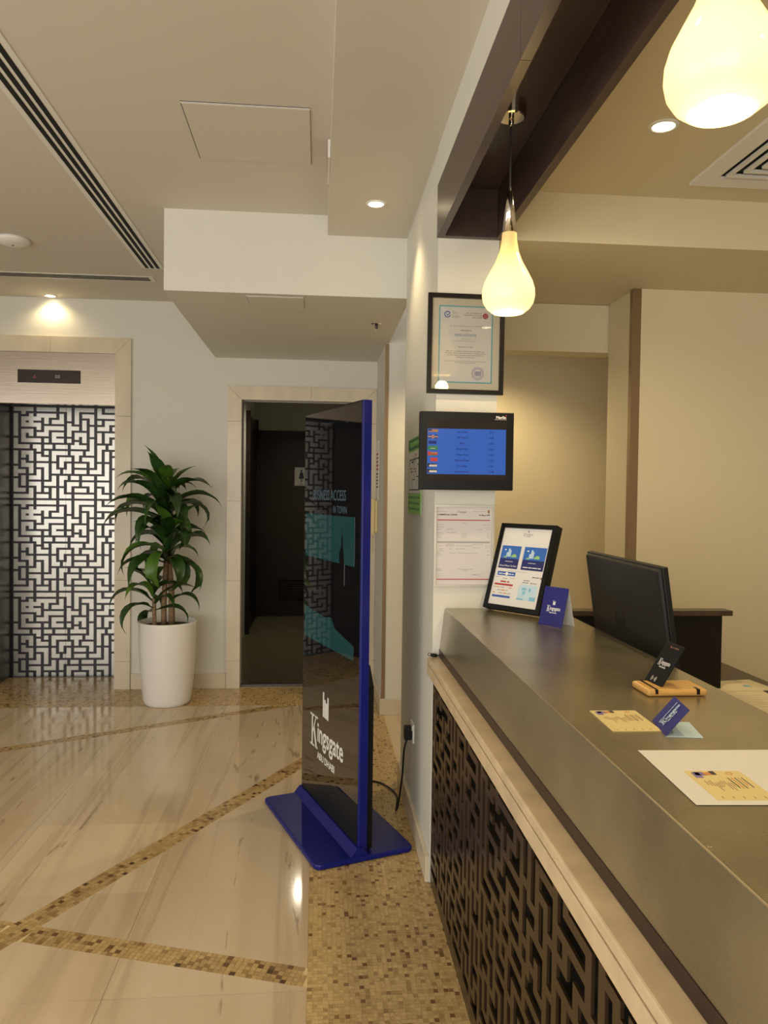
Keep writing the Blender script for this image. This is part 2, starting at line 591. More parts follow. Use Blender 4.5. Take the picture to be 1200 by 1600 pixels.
# ------------------------------------------------------------------ maze lattice (one unit = 15 x 15 cells)
MAZE = [
    [[(0, 0), (2, 0)], [(1, 0), (1, .5)]], [[(3, 0), (5, 0)]], [[(6, 0), (7, 0), (7, 1.5)]], [[(0, 1), (0, 4)]],
    [[(1, 1.5), (3, 1.5)], [(2, 1), (2, 2.5)], [(1, 1.5), (1, 2.5)], [(1, 2.5), (3, 2.5), (3, 3)], [(3, 1.5), (3, 1), (5, 1)],
     [(4, 1), (4, 2)]],
    [[(5, 2), (6, 2), (6, 1)]], [[(7, 2.5), (7, 4)], [(7, 3), (8, 3)]], [[(6, 3), (4, 3), (4, 4), (3, 4)]],
    [[(2, 4), (2, 3.5), (1, 3.5), (1, 5), (3, 5)]], [[(6, 4), (5, 4), (5, 5), (6, 5)]], [[(4, 5), (4, 5)]], [[(7, 5), (7, 5)]],
    [[(0, 5), (0, 6), (1.5, 6)]], [[(2.5, 6), (3, 6), (3, 6.5)]], [[(4, 6), (4.5, 6)]], [[(5.5, 6), (6.5, 6)]],
    [[(7.5, 6), (9, 6)], [(8, 5.5), (8, 6)]], [[(4, 7), (4, 7)]], [[(0, 7), (0, 8.5)]],
    [[(1, 7.5), (1, 7), (2, 7), (2, 8)]], [[(3, 7.5), (3, 8), (4, 8)]], [[(5, 8), (5, 7), (6.5, 7)]],
    [[(1, 8.5), (1, 9), (2, 9), (2, 10)]], [[(3, 9), (4, 9), (4, 11)]], [[(6, 9), (6, 8), (7, 8)]],
    [[(5, 9), (5, 10), (5.5, 10)]], [[(7, 9), (7, 10), (6.5, 10)]], [[(0, 9.5), (0, 10.5)], [(0, 10), (1, 10)]],
    [[(3, 10), (3, 11), (2, 11)]], [[(1, 11), (1, 12)]], [[(0, 11.5), (0, 13), (1, 13)]], [[(5, 11), (5, 12), (4, 12)]],
    [[(2, 12), (3, 12), (3, 13)]], [[(4, 13), (4, 13)]], [[(5, 13), (5, 14)]], [[(6, 12), (6, 11), (6.5, 11)]],
    [[(7, 13), (7, 12), (8, 12)]], [[(6, 13), (6, 14), (7, 14)]], [[(0, 14), (2, 14), (2, 13)]], [[(3, 14), (4, 14)]],
    [[(8, 2), (8, 0), (10, 0)]], [[(11, 0), (11, 1), (13, 1)]], [[(12, 0), (14, 0), (14, 2)]], [[(9, 1), (10, 1), (10, 2)]],
    [[(9, 2), (9, 3)]], [[(11, 2), (11, 2)]], [[(13, 2), (12, 2), (12, 3), (11, 3)]], [[(10, 3), (10, 4)]],
    [[(13, 3), (14, 3), (14, 4)]], [[(8, 4.5), (8, 4), (9, 4), (9, 5)]], [[(11, 4), (11, 5)]], [[(12, 5), (12, 4), (13, 4)]],
    [[(10, 5), (10, 7), (9.5, 7)]], [[(13, 5), (13, 6), (12.5, 6)]], [[(14, 5), (14, 7)]], [[(11, 8), (11, 6), (11.5, 6)]],
    [[(7.5, 7), (8.5, 7)], [(8, 7), (8, 8)]], [[(12, 7), (12, 8)]], [[(13, 7), (13, 7)]], [[(9, 8), (10, 8), (10, 9)]],
    [[(8, 9), (9, 9)]], [[(8, 10), (9, 10)]], [[(13, 8), (13, 9), (14, 9), (14, 8)]], [[(11, 9), (11, 10), (10, 10)]],
    [[(12, 9), (12, 11), (11, 11)]], [[(7.5, 11), (8, 11)]], [[(9, 11), (10, 11)]], [[(14, 10), (14, 11)]],
    [[(13, 10), (13, 13)], [(13, 12), (14, 12)]], [[(9, 12), (10, 12), (10, 13)]], [[(8, 13), (9, 13)]],
    [[(11, 12), (12, 12), (12, 13)]], [[(11, 13), (11, 14), (12, 14)]], [[(8, 14), (10, 14)]], [[(13, 14), (14, 14), (14, 13)]],
]


def piece_rects(strokes, hw=0.29, hh=0.325):
    out = []
    for st in strokes:
        for a, b in zip(st, st[1:]):
            out.append((min(a[0], b[0]) - hw, max(a[0], b[0]) + hw, min(a[1], b[1]) - hh, max(a[1], b[1]) + hh))
    return out


def grid_cells(rl, bounds=None, invert=False):
    """coordinate-compressed cell cover of a union of rectangles (or of its complement inside bounds)"""
    xs = sorted({round(r[k], 5) for r in rl for k in (0, 1)} | ({bounds[0], bounds[1]} if bounds else set()))
    ys = sorted({round(r[k], 5) for r in rl for k in (2, 3)} | ({bounds[2], bounds[3]} if bounds else set()))
    if bounds:
        xs = [x for x in xs if bounds[0] - 1e-6 <= x <= bounds[1] + 1e-6]
        ys = [y for y in ys if bounds[2] - 1e-6 <= y <= bounds[3] + 1e-6]
    cov = [[False] * (len(ys) - 1) for _ in range(len(xs) - 1)]
    for i in range(len(xs) - 1):
        cx = (xs[i] + xs[i + 1]) / 2
        cand = [r for r in rl if r[0] < cx < r[1]]
        for j in range(len(ys) - 1):
            cy = (ys[j] + ys[j + 1]) / 2
            c = any(r[2] < cy < r[3] for r in cand)
            cov[i][j] = (not c) if invert else c
    return xs, ys, cov


def extrude_cells(mb, xs, ys, cov, fx, t0, t1):
    """fx(x, y, t) -> 3-D point; solid between t0 (back) and t1 (front)"""
    nx, ny = len(xs) - 1, len(ys) - 1
    idx = {}

    def vid(i, j, k):
        if (i, j, k) not in idx:
            idx[(i, j, k)] = len(mb.v)
            mb.v.append(fx(xs[i], ys[j], t1 if k else t0))
        return idx[(i, j, k)]
    for i in range(nx):
        for j in range(ny):
            if not cov[i][j]:
                continue
            mb.f.append((vid(i, j, 1), vid(i + 1, j, 1), vid(i + 1, j + 1, 1), vid(i, j + 1, 1)))
            for (di, dj, a, b) in ((-1, 0, (i, j + 1), (i, j)), (1, 0, (i + 1, j), (i + 1, j + 1)),
                                   (0, -1, (i, j), (i + 1, j)), (0, 1, (i + 1, j + 1), (i, j + 1))):
                p, q = i + di, j + dj
                if not (0 <= p < nx and 0 <= q < ny and cov[p][q]):
                    mb.f.append((vid(*a, 0), vid(*b, 0), vid(*b, 1), vid(*a, 1)))
    return mb


# ------------------------------------------------------------------ plan constants (metres)
WX, YP, YB, YN, YE = 0.442, 2.87, 5.83, 5.09, 6.25
PR = 0.676          # right edge of the pillar face
PF = 3.91           # far end of the pillar
ZC = 2.90           # lobby ceiling
ZT = 1.06           # counter top

# ================================================================== STRUCTURE
# ---- floor
fl = struct('floor', MB().box(-4.3, 3.3, -3.3, 9.4, -0.06, -0.0022), 'grout')


def half(poly, a, b, c):
    """keep a*x+b*y+c >= 0"""
    out = []
    n = len(poly)
    for i in range(n):
        p, q = poly[i], poly[(i + 1) % n]
        dp, dq = a * p[0] + b * p[1] + c, a * q[0] + b * q[1] + c
        if dp >= 0:
            out.append(p)
        if (dp >= 0) != (dq >= 0):
            t = dp / (dp - dq)
            out.append((p[0] + t * (q[0] - p[0]), p[1] + t * (q[1] - p[1])))
    return out


def parea(p):
    return abs(sum(p[i][0] * p[(i + 1) % len(p)][1] - p[(i + 1) % len(p)][0] * p[i][1] for i in range(len(p)))) / 2


MXE = -0.018       # marble / mosaic border line beside the counter
MYE = 5.345        # marble / mosaic border line before the lifts
BANDS = []
for p, q, wd in (((-0.982, 2.665), (-0.052, 4.232), 0.092), ((-0.942, 2.613), (-0.018, 2.324), 0.092),
                 ((-1.795, 4.487), (-0.294, 5.293), 0.085)):
    d = Vector((q[0] - p[0], q[1] - p[1])).normalized()
    n = Vector((-d.y, d.x))
    BANDS.append((Vector(p), d, n, wd / 2))
ys = [0.46 + 0.6 * k for k in range(0, 9)]
ys[-1] = MYE
ys = [y for y in ys if y < MYE - 0.1] + [MYE]
xs = [MXE - 0.6 * k for k in range(0, 8)]
for yi in range(len(ys) - 1):
    for xi in range(len(xs) - 1):
        g = 0.0007
        pcs = [[(xs[xi + 1] + g, ys[yi] + g), (xs[xi] - g, ys[yi] + g), (xs[xi] - g, ys[yi + 1] - g), (xs[xi + 1] + g, ys[yi + 1] - g)]]
        for p0, d, n, hwid in BANDS:
            nw = []
            for pc in pcs:
                for sg in (1, -1):
                    k = half(pc, sg * n.x, sg * n.y, -sg * (n.x * p0.x + n.y * p0.y) - hwid)
                    if len(k) >= 3 and parea(k) > 2e-4:
                        nw.append(k)
            pcs = nw
        for pc in pcs:
            MB().prism([(x, y, -0.0022) for x, y in pc], (0, 0, 0.0022)).build('marble_tile', 'floor_marble', fl)
# large plain field behind the photographer
MB().box(-4.3, MXE, -3.3, 0.459, -0.0022, 0).build('marble_slab', 'floor_marble', fl)


def mosaic(name, cells, shift=0.0):
    """cells: list of (cx, cy, ux, uy, half size)"""
    v, f, tint = [], [], []
    rn = random.Random(11)
    from mathutils import noise as NZ
    for cx, cy, ux, uy, hs in cells:
        vx, vy = -uy, ux
        i = len(v)
        for z in (-0.0022, 0.0):
            for a, b in ((-1, -1), (1, -1), (1, 1), (-1, 1)):
                v.append((cx + hs * (a * ux + b * vx), cy + hs * (a * uy + b * vy), z - (0.0003 * rn.random() if z == 0 else 0)))
        fs = ((4, 5, 6, 7), (0, 1, 5, 4), (1, 2, 6, 5), (2, 3, 7, 6), (3, 0, 4, 7))
        f += [tuple(i + k for k in q) for q in fs]
        cl = NZ.noise(Vector((cx * 5, cy * 5, 0)))
        r = rn.random()
        t = 0.70 + 0.22 * (rn.random() - 0.5) + 0.10 * cl
        if r < 0.05 + 0.06 * max(0, 0.3 - cl):
            t = 0.12 + 0.18 * rn.random()
        elif r < 0.26 - 0.2 * cl:
            t = 0.40 + 0.16 * rn.random()
        tint += [t + shift] * 5
    me = bpy.data.meshes.new(name)
    me.from_pydata(v, [], f)
    at = me.attributes.new('tint', 'FLOAT', 'FACE')
    at.data.foreach_set('value', tint)
    me.materials.append(M['mosaic_stone'])
    o = bpy.data.objects.new(name, me)
    COL.objects.link(o)
    o.parent = fl
    o['kind'] = 'stuff'
    return o


PT = 0.0158
HS = PT / 2 - 0.0009
c1 = []
nx = int((WX - MXE + 0.02) / PT)
for j in range(int((5.83 - 0.9) / PT)):
    for i in range(nx):
        c1.append((MXE + PT * (i + .5), 0.9 + PT * (j + .5), 1, 0, HS))
mosaic('mosaic_border', c1)
c2 = []
for j in range(int((YE - MYE) / PT)):
    for i in range(int((MXE + 2.75) / PT)):
        x, y = MXE - PT * (i + .5), MYE + PT * (j + .5)
        if y > YB and not (-2.42 < x < -1.5):
            continue
        c2.append((x, y, 1, 0, HS))
for j in range(int((YB - YN) / PT)):
    for i in range(0):
        pass
mosaic('mosaic_border', c2)
c3 = []
for p0, d, n, hwid in BANDS:
    nb = int(2 * hwid / PT)
    ptb = 2 * hwid / nb
    for k in range(-260, 260):
        for r in range(nb):
            c = p0 + d * (k * ptb) + n * (-hwid + ptb * (r + .5))
            if -3.2 < c.x < MXE - ptb * .30 and 0.5 < c.y < MYE - ptb * .5:
                # where two bands cross keep only the first one's tiles
                skip = False
                for (p1, d1, n1, h1) in BANDS:
                    if p1 is p0:
                        break
                    if abs((c - p1).dot(n1)) < h1 + ptb * .3:
                        skip = True
                if not skip:
                    c3.append((c.x, c.y, d.x, d.y, ptb / 2 - 0.0007))
mosaic('mosaic_band', c3, -0.13)
# floor behind the counter and in the staff passage
MB().box(WX + 0.02, 3.3, -3.3, YN, -0.0022, 0.0).build('marble_slab', 'floor_marble', fl)
MB().box(-0.9, 0.5, YB + 0.02, 9.4, -0.0022, 0.0).build('corridor_floor', 'corridor_floor', fl)

# ---- walls
wb = MB()                                                  # lift wall, with lift and washroom openings
wb.box(-4.3, -2.53, YB, YB + .12, 0, 3.0)
wb.box(-2.53, -1.39, YB, YB + .12, 2.615, 3.0)
wb.box(-1.39, -0.682, YB, YB + .12, 0, 3.0)
wb.box(-0.682, 0.47, YB, YB + .12, 2.287, 3.0)
struct('wall_back', wb, 'paint')
struct('wall_left', MB().box(-4.4, -4.3, -3.3, -1.9, 0, 3.0).box(-4.4, -4.3, 2.3, YB + .1, 0, 3.0)
       .box(-4.4, -4.3, -1.9, 2.3, 2.6, 3.0).box(-4.4, -4.3, -1.9, 2.3, 0, 0.3), 'paint')
struct('wall_right', MB().box(3.3, 3.4, -3.3, 5.2, 0, 3.0), 'paint_warm')
struct('wall_front', MB().box(-4.3, 3.4, -3.4, -3.3, 2.6, 3.0).box(0.9, 3.4, -3.4, -3.3, 0, 2.6)
       .box(-4.4, -4.0, -3.4, -3.3, 0, 2.6).box(-1.7, -1.6, -3.4, -3.3, 0, 2.6), 'paint')
struct('wall_pillar', MB().box(WX, PR, YP, PF, 0, 2.82), 'paint')
struct('wall_staff_far', MB().box(.69, 3.3, YN, YN + .10, 0, 2.9), 'paint_warm')  # same wall as wall_staff; warm lamplight is put into this stretch's colour
struct('wall_staff', MB().box(WX, .69, YN, YN + .10, 0, 2.9).box(WX, WX + .1, YN + .1, YB + .1, 0, 2.9), 'paint')
struct('wall_reception', MB().box(1.497, 3.3, 3.47, 3.78, 0, 2.9), 'paint_warm')
struct('trim_1', MB().box(0.4375, 0.4615, YN - .006, YN, 0.11, 2.49), 'bronze', label='bronze corner strip')
struct('trim_2', MB().box(1.455, 1.4968, 3.468, 3.50, 0, 2.465), 'bronze', label='bronze edge strip')
struct('trim_3', MB().box(1.462, 1.4965, 3.50, 3.775, 0, 2.465), 'paint_warm')
# header beyond the reception wall
struct('ceiling_header', MB().box(PR, 1.496, 3.79, 3.92, 2.225, 2.464), 'paint_warm')

# ---- ceilings
ce = MB()
ce.box(-4.4, 0.5, -3.4, YB + .1, ZC, ZC + .06)
struct('ceiling', ce, 'ceiling_paint')
so = MB().box(-0.778, WX + .02, PF, YB, 2.495, ZC)
struct('ceiling_soffit', so, 'paint')
s2 = MB().box(0.035, 0.437, -3.3, PF - .001, 2.80, ZC)
struct('ceiling_soffit', s2, 'ceiling_paint')
struct('ceiling_fascia', MB().box(0.437, 0.50, -3.3, YP - .001, 2.657, ZC), 'paint')
struct('ceiling_fascia', MB().box(0.437, 0.50, YP + .001, PF, 2.80, ZC), 'paint')
struct('ceiling_reception', MB().box(0.50, 3.3, -3.3, YP, 2.652, 2.75), 'paint_warm')
struct('ceiling_reception', MB().box(PR + .001, 3.3, YP, YN, 2.466, 2.75), 'paint_warm')

# ---- skirtings
struct('baseboard_back', MB().box(-1.385, -0.684, YB - .018, YB, 0, 0.115), 'trim_marble', bevel=.002)
bb = MB().box(WX - .016, WX, YP + .002, PF, 0, 0.10)
struct('baseboard_pillar', bb, 'trim_marble', bevel=.002)
struct('baseboard_staff', MB().box(WX - .014, 0.62, YN - .018, YN - .0065, 0, 0.105), 'trim_marble', bevel=.002)
struct('baseboard_staff', MB().box(WX - .014, WX, YN, YB - .02, 0, 0.105), 'trim_marble', bevel=.002)


# ---- marble architraves, each block its own piece
def architrave(name, x0, x1, zt, wd, joints, topj, right=True):
    h = holder(name)
    yf, yb_ = YB - .022, YB + .02
    zs = [0] + joints
    for side in ((0, 1) if right else (0,)):
        xa, xb = (x0, x0 + wd) if side == 0 else (x1 - wd, x1)
        for a, b in zip(zs, joints + [None]):
            if b is None:
                inner = xb if side == 0 else xa
                outer = xa if side == 0 else xb
                pts = [(xa, yf, a + .0012), (xb, yf, a + .0012)]
                if side == 0:
                    pts += [(xb, yf, zt - wd - .0012), (xa, yf, zt - .0012)]
                else:
                    pts += [(xb, yf, zt - .0012), (xa, yf, zt - wd - .0012)]
                MB().prism(pts, (0, yb_ - yf, 0)).build('marble_block', 'trim_marble', h)
            else:
                MB().box(xa, xb, yf, yb_, a + .0008, b - .0008).build('marble_block', 'trim_marble', h)
    tj = [x0] + topj + [x1]
    for k in range(len(tj) - 1):
        a, b = tj[k], tj[k + 1]
        lo_a = a + wd if k == 0 else a
        lo_b = b - wd if (k == len(tj) - 2 and right) else b
        g = .0008
        MB().prism([(lo_a + g, yf, zt - wd), (lo_b - g, yf, zt - wd), (b - g, yf, zt), (a + g, yf, zt)], (0, yb_ - yf, 0)).build(
            'marble_block', 'trim_marble', h)
    return h


architrave('trim_4', -2.53, -1.39, 2.615, 0.115, [0.21, 0.82, 1.43, 2.04], [-1.97])
architrave('trim_5', -0.682, 0.440, 2.287, 0.104, [0.21, 0.82, 1.42, 2.02], [-0.06])

# ---- lift: recess, header, doors
struct('wall_lift', MB().box(-2.6, -1.3, YE + .03, YE + .1, 0, 2.6), 'black_wood')
struct('trim_6', MB().box(-2.42, -2.412, YB + .02, YE + .03, 0, 2.14).box(-1.506, -1.498, YB + .02, YE + .03, 0, 2.14), 'jamb_steel',
       label='dark brushed steel lift jamb')
struct('trim_7', MB().box(-2.414, -1.506, YB - .004, YB + .05, 2.12, 2.50), 'steel', label='brushed steel header over the lift doors', bevel=.002)
struct('trim_8', MB().box(-2.412, -1.506, YB + .05, YE + .03, 2.16, 2.20), 'jamb_steel')
CW, RH = 0.0583, 0.049
DX0, DZ0 = -2.408, 2.152
lift = holder('door_1')
leafL = MB().box(-2.411, -1.9975, YE, YE + .028, 0.006, 2.155).build('door_leaf', 'etched_black', lift)
leafR = MB().box(-1.9955, -1.507, YE, YE + .028, 0.006, 2.155).build('door_leaf', 'etched_black', lift)
SEAM = -1.9965


def lift_piece(strokes, u):
    rl = piece_rects(strokes)
    rl = [(DX0 + CW * (a + .5), DX0 + CW * (b + .5), c, d) for a, b, c, d in rl]
    for leaf, lo, hi in ((leafL, -2.411, SEAM - .001), (leafR, SEAM + .001, -1.5075)):
        cl = [(max(a, lo), min(b, hi), c, d) for a, b, c, d in rl if min(b, hi) - max(a, lo) > .004]
        if not cl:
            continue
        X, Y_, C = grid_cells(cl)
        mb = MB()
        extrude_cells(mb, X, Y_, C, lambda x, y, t: (x, t, DZ0 - RH * (u * 15 + y + .62)), YE, YE - .0022)
        mb.build('inlay_piece', 'inlay_steel', leaf)


for u in range(3):
    for st in MAZE:
        if u == 2 and max(p[1] for s in st for p in s) > 13.9 and False:
            continue
        lift_piece(st, u)
struct('trim_9', MB().box(-2.41, -1.507, YB + .02, YE + .03, -.001, 0.004), 'dark_metal', label='dark lift sill')
bpy.data.objects['trim_9'].data.transform(Matrix.Translation((0, 0, 0)))
for v in bpy.data.objects['trim_9'].data.vertices:
    if v.co.y < YE - .05:
        v.co.y = YE - .045

# ---- washroom passage
struct('wall_passage', MB().box(-0.85, -0.75, YB + .12, 9.3, 0, 2.6).box(-0.75, 0.60, 9.2, 9.3, 0, 2.6).box(0.45, 0.55, YB + .12, 9.3, 0, 2.6),
       'corridor_paint')
struct('ceiling_passage', MB().box(-0.85, 0.6, YB + .12, 9.3, 2.6, 2.66), 'corridor_paint')
struct('trim_10', MB().box(-0.75, -0.578, YB + .12, YB + .16, 0, 2.6).box(0.336, 0.45, YB + .12, YB + .16, 0, 2.6)
       .box(-0.578, 0.336, YB + .12, YB + .16, 2.185, 2.6), 'corridor_paint')
d3 = holder('door_3')
MB().box(-0.715, -0.64, 9.15, 9.2, 0, 2.216).box(0.25, 0.325, 9.15, 9.2, 0, 2.216).box(-0.64, 0.25, 9.15, 9.2, 2.13, 2.216).build('door_frame', 'dark_wood', d3)
MB().box(-0.64, 0.25, 9.165, 9.2, 0, 2.13).build('door_panel', 'dark_wood', d3)
gv = MB().box(-0.46, -0.06, 9.155, 9.165, 0.19, 0.44).build('vent_grille', 'black_wood', d3)
for k in range(7):
    MB().box(-0.44, -0.08, 9.148, 9.155, 0.215 + .03 * k, 0.228 + .03 * k).build('slat', 'dark_wood', gv)
d4 = holder('door_4')
MB().box(-0.75, -0.72, 8.05, 9.05, 0, 2.29).build('door_panel', 'black_wood', d4)
for a, b in ((8.0, 8.05), (9.05, 9.1)):
    MB().box(-0.75, -0.705, a, b, 0, 2.33).build('door_frame', 'dark_wood', d4)
gd = holder('door_2')
MB().box(-0.575, 0.333, YB + .06, YB + .072, 0.012, 2.175).build('glass_pane', 'smoked_glass', gd)
MB().box(-0.578, 0.336, YB + .05, YB + .082, 0.0, 0.012).build('floor_rail', 'dark_metal', gd)

# ================================================================== OBJECTS
# ---- dark timber light trough above the counter
bx0, bx1, bz, bt = 0.436, 0.688, 2.461, 2.656
y0 = -3.2
t = thing('ceiling_beam', 'dark wooden trough beam running along the ceiling above the counter', 'beam', (0.56, y0, bz))
MB().box(bx0, bx0 + .026, y0, 1.68, bz, bt).build('side_board', 'beam_wood', t, local=False)
MB().box(bx0, bx0 + .026, 1.682, YP - .002, bz, bt).build('side_board', 'beam_wood', t, local=False)
MB().box(bx1 - .026, bx1, y0, YP - .002, bz, bt - .006).build('side_board', 'beam_wood', t, local=False)
MB().box(bx0 + .027, bx1 - .027, y0, YP - .004, bz + .18, bz + .192).build('top_board', 'beam_wood', t, local=False)
MB().box(bx0 + .027, bx1 - .027, YP - .03, YP - .002, bz, bz + .179).build('end_board', 'beam_wood', t, local=False)

# ---- pendants
def pendant(y, label):
    t = thing('pendant_lamp', label, 'pendant lamp', (0.56, y, 2.641), group='glass pendants over the counter')
    MB().lathe([(.043, 0), (.043, -.024), (.038, -.027)][::-1], (0, 0, 0), 28).build('canopy', 'chrome', t, smooth=False)
    MB().lathe([(.004, -.05), (.008, -.045), (.008, -.027)], (0, 0, 0), 12).build('cord_grip', 'chrome', t, smooth=True)
    MB().tube([(0, 0, -.05), (0, 0, -.25)], .0028).build('cord', 'dark_metal', t)
    D = -.03
    MB().lathe([(.0215, -.335 + D), (.0085, -.213 + D), (.006, -.210 + D)], (0, 0, 0), 24).build('neck', 'chrome', t, smooth=True)
    prof = [(.0215, -.335), (.0235, -.36), (.029, -.39), (.040, -.42), (.056, -.45), (.0705, -.478), (.0775, -.502), (.0785, -.520),
            (.0745, -.540), (.064, -.557), (.050, -.568), (.0455, -.571), (.044, -.569), (.046, -.566)]
    MB().lathe([(r, z + D) for r, z in prof[::-1]], (0, 0, 0), 40, False, False).build('lamp_shade', 'opal_glass', t, smooth=True)
    b = [(.0005, -.560), (.024, -.556), (.034, -.540), (.032, -.520), (.020, -.495), (.012, -.47), (.012, -.44), (.0005, -.439)]
    MB().lathe([(r, z + D) for r, z in b], (0, 0, 0), 20).build('bulb', 'bulb', t, smooth=True)
    l = bpy.data.lights.new('pendant_light', 'POINT')
    l.energy = 1.6
    l.color = WARM
    l.shadow_soft_size = .03
    o = bpy.data.objects.new('pendant_light', l)
    COL.objects.link(o)
    o.location = (0.56, y, 2.611 - .625)
    return t


pendant(2.25, 'opal glass drop pendant hanging in front of the framed certificate')
pendant(1.042, 'opal glass drop pendant cut by the top right picture edge')

# ---- downlights
def downlight(loc, label, power, angle=110, col=WARM):
    t = thing('downlight', label, 'downlight', loc, group='recessed ceiling downlights')
    MB().lathe([(.046, -.001), (.046, -.004), (.036, -.006), (.033, -.001)], (0, 0, 0), 28, False, False).build('trim_ring', 'white_plastic', t, smooth=True)
    MB().lathe([(.033, -.0035), (.001, -.0045)][::-1], (0, 0, 0), 24).build('lens', 'lens_glow', t)
    spot('downlight_light', (loc[0], loc[1], loc[2] - .03), (loc[0], loc[1], 0), power, col, angle, 0.7, .03)


downlight((0.246, 3.457, 2.80), 'round downlight in the white soffit above the tall display', 14)
downlight((1.059, 2.317, 2.652), 'round downlight behind the nearest pendant over the desk', 34, 155)
downlight((-1.955, 5.768, ZC), 'round downlight above the lift doors washing the wall', 5, 150)
downlight((1.15, 0.5, 2.652), 'round downlight over the near end of the desk', 30, 155)
downlight((2.55, 3.15, 2.652), 'round downlight grazing the reception back wall', 45, 150)
downlight((1.0, 4.55, 2.466), 'added unseen downlight brightening the passage behind the pillar', 42, 150)  # added out of view to light the wall beyond the header
downlight((0.246, 1.2, 2.80), 'round downlight in the white soffit near the lobby front', 9)
downlight((-0.15, 7.7, 2.60), 'added unseen downlight brightening the washroom passage', 60, 150, (1.0, 0.93, 0.80))  # added out of view so the passage walls and door can be seen
downlight((-2.4, 1.5, ZC), 'round downlight in the lobby ceiling near the entrance', 14)

# ---- linear slot diffusers
def slot_diffuser(name, label, axis, a0, a1, centre, pitch, wdt):
    if axis == 'y':
        t = thing(name, label, 'air diffuser', (centre, a0, ZC), group='linear slot diffusers')
        f = MB().box(-wdt / 2, wdt / 2, 0, a1 - a0, -.003, -.0005)
    else:
        t = thing(name, label, 'air diffuser', (a0, centre, ZC), group='linear slot diffusers')
        f = MB().box(0, a1 - a0, -wdt / 2, wdt / 2, -.003, -.0005)
    f.build('frame', 'white_plastic', t)
    for k in (-1, 0, 1):
        sw = pitch * .30
        if axis == 'y':
            MB().box(k * pitch - sw, k * pitch + sw, .0, a1 - a0 - .01, -.0042, -.003).build('slot', 'slot_black', t)
        else:
            MB().box(.0, a1 - a0 - .03, k * pitch - sw, k * pitch + sw, -.0042, -.003).build('slot', 'slot_black', t)


slot_diffuser('slot_diffuser', 'long three-slot air diffuser running toward the lift wall', 'y', -3.0, 4.97, -1.055, 0.034, 0.135)
slot_diffuser('slot_diffuser', 'slot diffuser lying crosswise on the ceiling, parallel to the lift wall', 'x', -3.6, -1.10, 5.225, 0.030, 0.12)

# ---- square diffuser over the desk
t = thing('square_diffuser', 'square louvred air diffuser in the reception ceiling', 'air diffuser', (1.345, 2.10, 2.652))
def sq(x0, s, w_, z0, z1):
    return MB().box(x0, s - x0, x0, x0 + w_, z0, z1).box(x0, s - x0, s - x0 - w_, s - x0, z0, z1).box(x0, x0 + w_, x0 + w_, s - x0 - w_, z0, z1).box(
        s - x0 - w_, s - x0, x0 + w_, s - x0 - w_, z0, z1)
sq(0, .62, .07, -.012, -.0005).build('frame', 'white_plastic', t)
MB().box(.07, .55, .07, .55, -.002, -.0005).build('backing', 'slot_black', t)
for k in range(5):
    sq(.090 + k * .042, .62, .015, -.016, -.006).build('louvre', 'white_plastic', t)

# ---- access hatches
def hatch(label, x0, x1, y0, y1, z, m, cracks):
    t = thing('access_hatch', label, 'access panel', ((x0 + x1) / 2, (y0 + y1) / 2, z))
    MB().box(x0, x1, y0, y1, z - .0012, z - .0004).build('joint', 'slot_black' if cracks else 'print_grey', t, local=False)
    g = .004
    MB().box(x0 + g, x1 - g * .4, y0 + g * 2.2, y1 - g * .5, z - .005, z - .0013).build('panel', m, t, local=False)
    MB().box(x0 + .0, x1, y0 + .0025, y0 + g * 2.2, z - .004, z - .0013).build('edge_lip', 'paint', t, local=False)


hatch('white access hatch with chipped edges beside the long slot diffuser', -0.511, -0.043, 2.832, 3.308, ZC, 'ceiling_paint', True)
hatch('small flush access hatch under the soffit before the washroom door', -0.376, -0.084, 3.95, 4.20, 2.495, 'paint', False)

t = thing('smoke_detector', 'flat round white detector on the lobby ceiling', 'smoke detector', (-1.73, 4.50, ZC))
MB().lathe([(.02, -.034), (.055, -.030), (.085, -.018), (.098, -.0005)], (0, 0, 0), 32).build('body', 'white_plastic', t, smooth=True)
MB().lathe([(.006, -.0365), (.008, -.034)], (.0, 0, 0), 12).build('indicator', 'dark_metal', t)

t = thing('sprinkler_head', 'small chrome sprinkler under the soffit by the pillar', 'sprinkler', (0.333, 4.517, 2.495))
MB().lathe([(.016, -.004), (.034, -.002), (.035, -.0005)], (0, 0, 0), 24).build('escutcheon', 'chrome', t, smooth=True)
MB().lathe([(.006, -.030), (.009, -.02), (.009, -.004)], (0, 0, 0), 12).build('body', 'dark_metal', t, smooth=True)
MB().lathe([(.017, -.036), (.017, -.033)], (0, 0, 0), 20).build('deflector', 'chrome', t)
MB().tube([(0.007, 0, -.028), (.009, 0, -.034)], .0015).tube([(-.007, 0, -.028), (-.009, 0, -.034)], .0015).build('arm', 'chrome', t)

t = thing('soffit_box', 'small white box with a red face on the side of the soffit', 'sign', mtx=frame((0.0345, 3.30, 2.815), (0, -1, 0), (0, 0, 1)))  # thin white box with a red front face
MB().box(0, .26, 0, .07, 0.0005, .010).build('housing', 'white_plastic', t)
MB().box(.02, .24, .012, .06, .010, .0108).build('face', 'print_red', t)

# ---- lift floor indicator
t = thing('floor_indicator', 'dark floor indicator panel in the steel lift header', 'indicator', mtx=frame((-2.205, YB - .0045, 2.273), (1, 0, 0), (0, 0, 1)))
MB().box(0, .447, 0, .096, 0, .006).build('panel', 'display_dark', t, bevel=.002)
a = MB().prism([(.108, .034, .0062), (.136, .034, .0062), (.122, .062, .0062)], (0, 0, .0004))
a.build('arrow', 'glow_red', t)
text(t, '00', .035, .285, .036, 'print_grey', .0063)

